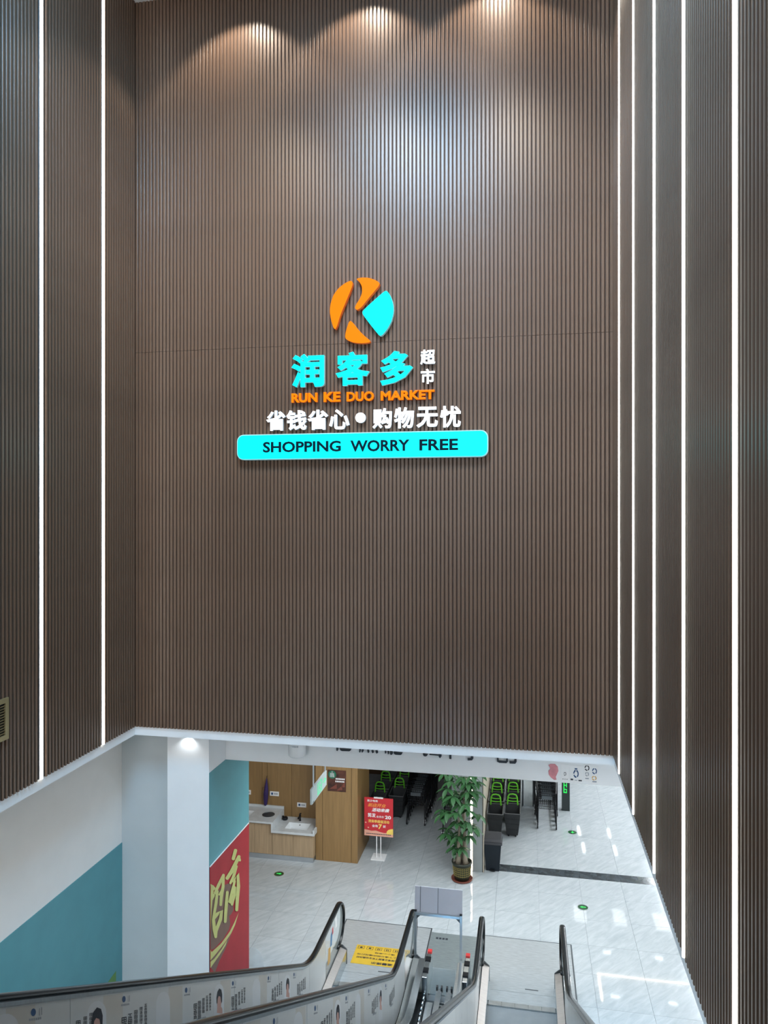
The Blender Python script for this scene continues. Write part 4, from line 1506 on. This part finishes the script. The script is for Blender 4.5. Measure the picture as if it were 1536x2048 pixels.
# ------------------------------------------------------------------ potted plant
pp = hitZ(925, 1752)
PX, PY = pp.x, 14.72
plant = empty('potted_plant', (PX, PY, 0), 0, 'leafy potted money tree in a dark lattice pot before the column', 'plant')
MB().lathe([(0.17, 0.0), (0.205, 0.01), (0.215, 0.035), (0.20, 0.035), (0.19, 0.018)], 26).build('saucer', M_TERRA, plant, smooth=True)
MB().lathe([(0.145, 0.02), (0.16, 0.10), (0.18, 0.28), (0.195, 0.335), (0.205, 0.34), (0.205, 0.37), (0.185, 0.37), (0.175, 0.33)], 26).build('pot', M_POT, plant, smooth=True)
mb = MB()
for k in range(26):
    t = 2 * math.pi * k / 26
    mb.bar((0.166 * math.cos(t), 0.166 * math.sin(t), 0.10), (0.186 * math.cos(t), 0.186 * math.sin(t), 0.29), 0.0035, 4)
for z, r_ in ((0.12, .168), (0.165, .173), (0.21, .178), (0.255, .183), (0.29, .187)):
    P = [(r_ * math.cos(2 * math.pi * k / 26), r_ * math.sin(2 * math.pi * k / 26), z) for k in range(27)]
    mb.path(P, 0.003, 4)
mb.build('lattice', M_GOLD, plant)
MB().lathe([(0.17, 0.325), (0.10, 0.34), (0.01, 0.345)], 20).build('soil', M_SOIL, plant)
rp_ = random.Random(11)
for bx0, by0, tx_, ty_, hz in ((-0.075, -0.06, -0.05, -0.03, 1.25), (0.075, -0.05, 0.05, -0.05, 1.5), (0.0, 0.07, 0.03, 0.02, 1.9)):
    pts = [(bx0, by0, 0.33, 0.058), (bx0 * .85, by0 * .8, 0.45, 0.046), (bx0 * .7 + tx_ * .2, by0 * .6, 0.75, 0.034), (tx_, ty_, hz * .75, 0.024), (tx_ * 1.2, ty_, hz, 0.013)]
    rings = []
    for x, y, z, r_ in pts:
        rings.append([(x + r_ * math.cos(2 * math.pi * i / 9), y + r_ * math.sin(2 * math.pi * i / 9), z) for i in range(9)])
    MB().strip(rings).build('trunk', M_BARK, plant, smooth=True)


def leaf_mesh():
    m = MB()
    prof = [(0.0, 0.004), (0.2, 0.026), (0.45, 0.045), (0.7, 0.042), (0.88, 0.020), (1.0, 0.0)]
    Ln = 0.20
    c_, l, r_ = [], [], []
    for t, wv in prof:
        z = -0.10 * t * t * 1.1
        c_.append(m.bm.verts.new((0, t * Ln, z * Ln / .2)))
        if wv:
            l.append(m.bm.verts.new((-wv, t * Ln, z + 0.012)))
            r_.append(m.bm.verts.new((wv, t * Ln, z + 0.012)))
    for i in range(len(l) - 1):
        m.bm.faces.new((c_[i], c_[i + 1], l[i + 1], l[i]))
        m.bm.faces.new((c_[i + 1], c_[i], r_[i], r_[i + 1]))
    m.bm.faces.new((c_[-2], c_[-1], l[-1]))
    m.bm.faces.new((c_[-1], c_[-2], r_[-1]))
    return m.mesh('leaf', M_LEAF, smooth=True, recalc=False)


LEAF = leaf_mesh()
tw = MB()
clusters = []
tries = 0
while len(clusters) < 46 and tries < 4000:
    tries += 1
    z = rp_.uniform(0.62, 2.15)
    rmax = 0.20 + 0.22 * math.sin(min(1, (z - 0.5) / 1.1) * math.pi / 2) * (1.0 if z < 1.7 else 0.85)
    a = rp_.uniform(0, 2 * math.pi)
    r_ = rmax * math.sqrt(rp_.uniform(0.15, 1))
    x, y = r_ * math.cos(a) - 0.05, r_ * math.sin(a) * 0.72 - 0.06
    if y > 0.16 or (z < 0.9 and x > 0.02):
        continue
    if any((x - c2[0]) ** 2 + (y - c2[1]) ** 2 + (z - c2[2]) ** 2 < 0.13 ** 2 for c2 in clusters):
        continue
    clusters.append((x, y, z))
for (x, y, z) in clusters:
    tw.bar((x * 0.2, y * 0.2, max(0.6, z - 0.12)), (x, y, z), 0.004, 4)
    n = rp_.choice((5, 6, 6))
    a0 = rp_.uniform(0, 6.28)
    out = math.atan2(y + 0.05, x)
    for k in range(n):
        o = link('leaf', LEAF, plant)
        az = a0 + 2 * math.pi * k / n
        tilt = rp_.uniform(-0.35, 0.35)
        o.location = (x, y, z)
        o.rotation_euler = (tilt, 0, az)
        s_ = rp_.uniform(0.85, 1.2)
        if PY + y + 0.2 * s_ * math.cos(az) > 15.04:
            s_ = max(0.35, (15.04 - PY - y) / 0.2)
        o.scale = (s_, s_, s_)
tw.build('branch', M_LEAF, plant)

# ------------------------------------------------------------------ waste bin
bp = hitZ(985, 1744)
bn = empty('waste_bin', (bp.x, 15.02, 0), 0, 'dark slate pedal bin with grey lid beside the column', 'bin')
bn.location.y = bp.y + 0.16


def tub(m, z0, z1, hx0, hy0, hx1, hy1):
    m.strip([[(-hx, -hy, z), (hx, -hy, z), (hx, hy, z), (-hx, hy, z)] for hx, hy, z in ((hx0, hy0, z0), (hx1, hy1, z1))])
    return m


tub(MB(), 0.0, 0.55, 0.135, 0.12, 0.175, 0.155).build('body', M_BIN, bn, bevel=0.012)
m = MB()
m.strip([[(-0.195, -0.175, z), (0.195, -0.175, z), (0.195, 0.17, z), (-0.195, 0.17, z)] for z in (0.55, 0.60)])
m.build('rim', M_BINL, bn, bevel=0.01)
m = MB()
m.strip([[(-0.19, -0.17, 0.602), (0.19, -0.17, 0.602), (0.19, 0.165, 0.602), (-0.19, 0.165, 0.602)], [(-0.17, -0.14, 0.66), (0.17, -0.14, 0.66), (0.17, 0.15, 0.70), (-0.17, 0.15, 0.70)]])
m.build('lid', M_BINL, bn, bevel=0.012)
bx('pedal', M_BLACK, bn, -0.05, 0.05, -0.17, -0.11, 0.02, 0.04)

# ------------------------------------------------------------------ shopping baskets
def basket_parts():
    W0, D0, W1, D1, Hh = 0.125, 0.17, 0.175, 0.26, 0.56
    m = MB()
    o0 = [(-W0, -D0, 0.05), (W0, -D0, 0.05), (W0, D0, 0.05), (-W0, D0, 0.05)]
    o1 = [(-W1, -D1, Hh), (W1, -D1, Hh), (W1, D1, Hh + 0.03), (-W1, D1, Hh + 0.03)]
    i1 = [(x * .93, y * .95, z) for x, y, z in o1]
    i0 = [(x * .92, y * .94, 0.07) for x, y, z in o0]
    m.strip([o0, o1, i1, i0])
    body = m.mesh('body', M_BASKET)
    m = MB()
    for a, b in zip(o1, o1[1:] + o1[:1]):
        m.bar(a, b, 0.011, 6)
    rim = m.mesh('rim', mat('rim_grey', (0.10, 0.10, 0.102), 0.5))
    m = MB()
    for s in (-1, 1):
        for k in range(9):
            t = (k + .5) / 9
            y0, y1 = -D0 + 2 * D0 * t, -D1 + 2 * D1 * t
            m.bar((s * (W0 + .1 * (W1 - W0) + .002), y0, 0.10), (s * (W1 * .985 + .002), y1, Hh * .93), 0.004, 4)
    for k in range(7):
        t = (k + .5) / 7
        x0, x1 = -W0 + 2 * W0 * t, -W1 + 2 * W1 * t
        m.bar((x0, -D0 - .008, 0.10), (x1, -D1 * .985, Hh * .93), 0.004, 4)
    for f in (.25, .5, .75):
        z = 0.05 + f * (Hh - 0.05)
        hx, hy = W0 + f * (W1 - W0) + .003, D0 + f * (D1 - D0) + .003
        m.path([(-hx, hy, z), (-hx, -hy, z), (hx, -hy, z), (hx, hy, z)], 0.005, 4)
    ribs = m.mesh('ribs', M_BASKET)
    m = MB()
    zb_, yb_ = Hh + 0.02, D1 - 0.015
    wv = 0.105
    pts = [(-wv - .012, yb_, zb_ - .01), (-wv, yb_, zb_ + .16), (-wv + .03, yb_, zb_ + .22), (0, yb_, zb_ + .235), (wv - .03, yb_, zb_ + .22), (wv, yb_, zb_ + .16), (wv + .012, yb_, zb_ - .01)]
    m.path(pts, 0.016, 6)
    for z in (.075, .145):
        m.path([(-wv, yb_, zb_ + z), (0, yb_, zb_ + z - .012), (wv, yb_, zb_ + z)], 0.011, 6)
    handle = m.mesh('handle', M_GREENPL)
    m = MB()
    for s in (-1, 1):
        m.bar((s * 0.10 - .012, D0 - .04, 0.03), (s * 0.10 + .012, D0 - .04, 0.03), 0.03, 10)
        m.bar((s * 0.08 - .012, -D0 + .04, 0.03), (s * 0.08 + .012, -D0 + .04, 0.03), 0.03, 10)
    wheels = m.mesh('wheel_set', M_BLACK)
    return [('body', body), ('rim', rim), ('ribs', ribs), ('handle', handle), ('wheel_set', wheels)]


BK = basket_parts()


def basket(x, y, label, grp):
    r = empty('shopping_basket', (x, y, 0), 0, label, 'basket', grp)
    for n, me in BK:
        link(n, me, r)


ordn = ['frontmost', 'second', 'third', 'fourth']
bB = hitZ(1021, 1676)
for col_, X, Y0 in (('left column beside the greige column', -0.685, 16.9), ('right column', -0.305, bB.y + 0.22)):
    for k in range(4):
        basket(X, Y0 + k * 0.74, 'charcoal wheeled basket with lime handle, %s in the %s' % (ordn[k], col_), 'baskets beside the partition')
for k in range(3):
    basket(-3.46, 17.15 + k * 0.74, 'charcoal wheeled basket with green handle in the dark alley, %s behind the red poster' % ordn[k], 'baskets in the alley')
for k in range(3):
    basket(-3.04, 17.5 + k * 0.74, 'charcoal wheeled basket in the dark alley beside the carts, %s in its row' % ordn[k], 'baskets in the alley')

# ------------------------------------------------------------------ shopping carts
def cart_parts():
    L = 0.86
    wf, wb = 0.20, 0.265
    zb0, zb1, zt0, zt1 = 0.46, 0.54, 0.84, 0.95
    lerp = lambda a, b, t: a + (b - a) * t
    m = MB()

    def pt(s, t, u):   # s -1..1 side, t 0..1 length, u 0..1 height
        y = lerp(0.06 * (1 - u), L, t)
        return (s * lerp(wf, wb, t) * lerp(.86, 1, u), y, lerp(lerp(zb0, zb1, t), lerp(zt0, zt1, t), u))
    for u in (0, .17, .34, .5, .67, .84):
        m.path([pt(-1, 1, u), pt(-1, 0, u), pt(1, 0, u), pt(1, 1, u)], 0.007, 4)
    for k in range(13):
        t = k / 12
        m.bar(pt(-1, t, 0), pt(-1, t, 1), 0.004, 4)
        m.bar(pt(1, t, 0), pt(1, t, 1), 0.004, 4)
        m.bar(pt(-1, t, 0), pt(1, t, 0), 0.004, 4)
    for k in range(9):
        s = -1 + k / 4
        m.bar(pt(s, 0, 0), pt(s, 0, 1), 0.006, 4)
        m.bar(pt(s, 0, 0), pt(s, 1, 0), 0.004, 4)
    basket_ = m.mesh('basket', M_BLACK)
    m = MB()
    m.path([pt(-1, 1, 1), pt(-1, 0, 1), pt(1, 0, 1), pt(1, 1, 1)], 0.010, 6)
    rim = m.mesh('rim', M_BLACK)
    m = MB()
    for s in (-1, 1):
        m.path([(s * .21, 0.03, 0.13), (s * .235, 0.45, 0.17), (s * .26, 0.86, 0.14)], 0.013, 6)
        m.path([(s * .21, 0.03, 0.13), (s * .20, 0.08, 0.47)], 0.015, 6)
        m.path([(s * .26, 0.80, 0.15), (s * .262, 0.86, 0.60), (s * .265, 0.92, 1.02)], 0.013, 6)
    m.bar((-.262, 0.86, 0.60), (.262, 0.86, 0.60), 0.009, 6)
    frame = m.mesh('frame', M_BLACK)
    m = MB().bar((-.285, 0.93, 1.03), (.285, 0.93, 1.03), 0.017, 8)
    handle = m.mesh('handle', M_BLACK)
    m = MB()
    m.bar((-.014, 0, 0.066), (.014, 0, 0.066), 0.066, 16)
    wheel = m.mesh('wheel', M_BLACK)
    m = MB()
    m.box(-.020, -.014, -.018, .018, .06, .135).box(.016, .022, -.018, .018, .06, .135).box(-.020, .020, -.02, .02, .134, .15)
    m.bar((-.0215, 0, .066), (.0215, 0, .066), 0.026, 10)
    fork = m.mesh('fork', M_CHROME)
    m = MB().poly([(-.12, -0.004, .70), (.12, -0.004, .70), (.12, -0.004, .78), (-.12, -0.004, .78)], (0, -.006, 0))
    plate = m.mesh('front_plate', M_DARKST)
    return [('basket', basket_, None), ('rim', rim, None), ('frame', frame, None), ('handle', handle, None), ('front_plate', plate, None)], wheel, fork


CP, WHEEL, FORK = cart_parts()


def cart(x, y, label, grp, rz=0.0):
    r = empty('shopping_cart', (x, y, 0), rz, label, 'cart', grp)
    for n, me, _ in CP:
        link(n, me, r)
    for sx, yy in ((-.21, .05), (.21, .05), (-.26, .82), (.26, .82)):
        o = link('caster', FORK, r)
        o.location = (sx, yy, 0)
        o.rotation_euler = (0, 0, 0.15 * sx)
        wv = link('wheel', WHEEL, o)


cn = ['frontmost', 'second', 'third', 'fourth', 'fifth', 'sixth']
cpR = hitZ(1093, 1658)
for k in range(6):
    cart(cpR.x + 0.01, cpR.y - 0.05 + k * 0.24, 'black wire cart nested in the right row by the security gate, %s' % cn[k], 'carts by the gate')
cpL = hitZ(832, 1650)
for k in range(6):
    cart(cpL.x, cpL.y - 0.05 + k * 0.24, 'black wire cart nested in the dark alley row, %s' % cn[k], 'carts in the alley')
cq = hitZ(886, 1671)
cart(cq.x + 0.21, cq.y - 0.05, 'single black wire cart half hidden behind the potted plant', None)

# ------------------------------------------------------------------ glass rail, gate pedestal
gr = empty('glass_barrier', (0.1, 18.6, 0), 0, 'low glass barrier with dark rail between baskets and right carts', 'barrier')
bx('pane', M_GLASS, gr, -0.16, 0.06, -0.005, 0.005, 0.03, 1.0)
MB().bar((-0.18, 0, 0.72), (0.08, 0, 0.72), 0.02, 8).build('rail', M_DARKST, gr)
MB().bar((-0.18, 0, 0.0), (-0.18, 0, 1.02), 0.02, 8).build('post', M_DARKST, gr)
MB().bar((0.08, 0, 0.0), (0.08, 0, 1.02), 0.02, 8).build('post', M_DARKST, gr)
bx('base_rail', M_ALU, gr, -0.18, 0.08, -0.02, 0.02, 0.0, 0.03)
gpz = hitZ(1131, 1620)
gt = empty('security_gate', (gpz.x, gpz.y, 0), 0, 'dark green gate pedestal with lit green marks right of the carts', 'gate')
bx('body', mat('gate_black', (0.012, 0.022, 0.022), 0.3), gt, -0.09, 0.09, -0.06, 0.06, 0, 1.5, bevel=0.008)
bx('side_strip', mat('gate_teal', (0.02, 0.06, 0.06), 0.3), gt, 0.091, 0.10, -0.05, 0.05, 0, 1.4)
mb = MB()
for x0_, x1_, z0_, z1_ in ((-.05, -.03, .62, .90), (-.05, .03, .62, .645), (.012, .03, .62, .72), (-.05, .03, .70, .72), (.012, .03, .76, .98), (-.05, .03, .96, .98), (-.04, .03, .80, .82)):
    mb.poly([(x0_, -.0615, z0_ - .18), (x1_, -.0615, z0_ - .18), (x1_, -.0615, z1_ - .18), (x0_, -.0615, z1_ - .18)])
mb.build('lit_marks', M_GREENL, gt)

# ------------------------------------------------------------------ floor exit discs
for px, py, dr_, lab in ((558, 1748, 1, 'round green floor exit marker in front of the wash cabinets'), (1145, 1665, 0, 'round green floor exit marker near the right cart row'), (1166, 1815, 2, 'round green floor exit marker right of the escalators')):
    q = hitZ(px, py)
    r = MB().lathe([(0.095, 0.0005), (0.09, 0.006), (0.02, 0.007)], 24).build('floor_marker', M_DISC)
    r.location = (q.x, q.y, 0)
    tag(r, lab, 'floor marker', 'green floor exit markers')
    P = {1: [(-.05, -.012), (.01, -.012), (.01, -.03), (.055, 0), (.01, .03), (.01, .012), (-.05, .012)], 0: [(-.012, .05), (-.012, .0), (-.04, .0), (0, -.05), (.04, .0), (.012, .0), (.012, .05)],
         2: [(.05, -.012), (-.01, -.012), (-.01, -.03), (-.055, 0), (-.01, .03), (-.01, .012), (.05, .012)]}[dr_]
    MB().poly([(x, y, 0.0085) for x, y in P]).build('arrow', M_GREENL, r)
    MB().lathe([(0.102, 0.0003), (0.102, 0.004), (0.094, 0.005)], 24).build('ring', M_CHROME, r)

# ------------------------------------------------------------------ brass vent grille on the left wall
ya, yb = hitX(-60, 1440, XL + SD).y, hitX(14.5, 1440, XL + SD).y
za, zb2 = hitX(14, 1477, XL + SD).z, hitX(14, 1394, XL + SD).z
vg = empty('vent_grille', (XL + SD, (ya + yb) / 2, za), 0, 'brass louvred vent grille on the left slatted wall', 'vent')
Lv, Hv = (yb - ya) / 2, zb2 - za
MB().box(0, .02, -Lv, Lv, 0, .05).box(0, .02, -Lv, Lv, Hv - .05, Hv).box(0, .02, -Lv, -Lv + .05, .05, Hv - .05).box(0, .02, Lv - .05, Lv, .05, Hv - .05).build('frame', M_GRILLE, vg)
bx('backing', M_BLACK, vg, 0, .002, -Lv + .05, Lv - .05, .05, Hv - .05)
k = 0
z = .06
lv = MB().strip([[(0.003, y, 0.0), (0.016, y, 0.014), (0.016, y, 0.018), (0.003, y, 0.004)] for y in (-Lv + .05, Lv - .05)]).mesh('louvre', M_GRILLE)
while z < Hv - .07:
    o = link('louvre', lv, vg)
    o.location = (0, 0, z)
    z += 0.028

# ------------------------------------------------------------------ luminaires
for X, n in ((-3.69, 'left'), (-2.02, 'middle'), (-0.38, 'right')):
    r = empty('ceiling_spotlight', (X, YB - 0.60, ZC), 0, 'recessed warm spotlight in the atrium ceiling, %s above the sign wall' % n, 'spotlight', 'spotlights above the sign wall')
    MB().lathe([(0.06, -0.02), (0.075, -0.02), (0.08, 0.0), (0.06, 0.0)], 18).build('bezel', M_WHITE, r)
    MB().lathe([(0.058, -0.006), (0.058, -0.002)], 16).build('lens', M_SPOTF, r)
    lamp('spot_beam', 'SPOT', (0, 0, -0.03), 105, WARM, size=0.03, spot=math.radians(107), blend=0.3, parent=r)
ap = MB().box(-1.1, 1.1, -1.3, 1.3, -0.03, 0).build('atrium_ceiling_panel', M_ATRIUM)
ap.location = (-2.0, 4.0, ZC - 0.001)
tag(ap, 'large cool white light panel in the atrium ceiling', 'light panel')
for X, Y, sx, sy, lab in ((1.8, 26.3, .045, .7, 'far left tube'), (2.8, 26.3, .045, .7, 'far right tube'), (1.86, 25.0, .045, .7, 'near left tube'), (2.86, 25.0, .045, .7, 'near right tube'),
                          (1.46, 20.9, .16, .8, 'left panel'), (2.5, 20.9, .16, .8, 'middle panel'), (3.56, 20.9, .16, .8, 'right panel'),
                          (2.0, 19.2, .09, .09, 'far left square spot'), (3.24, 19.2, .09, .09, 'far right square spot'), (2.0, 17.5, .09, .09, 'near left square spot'), (3.25, 17.5, .09, .09, 'near right square spot')):
    o = MB().box(-sx, sx, -sy / 2, sy / 2, -0.012, 0).build('hall_ceiling_light', M_PANEL2 if 'panel' in lab else M_PANEL)
    o.location = (X, Y, ZF - 0.001)
    tag(o, 'white ceiling light over the right hall floor, ' + lab, 'ceiling light', 'ceiling lights of the hall')
o = MB().box(1.68, 3.7, 18.25, 18.29, ZF - 0.012, ZF - 0.001).box(1.68, 1.72, 17.3, 18.25, ZF - 0.012, ZF - 0.001).build('cove_light_line', M_LEDW)
tag(o, 'thin warm light line framing the hall ceiling', 'light line')
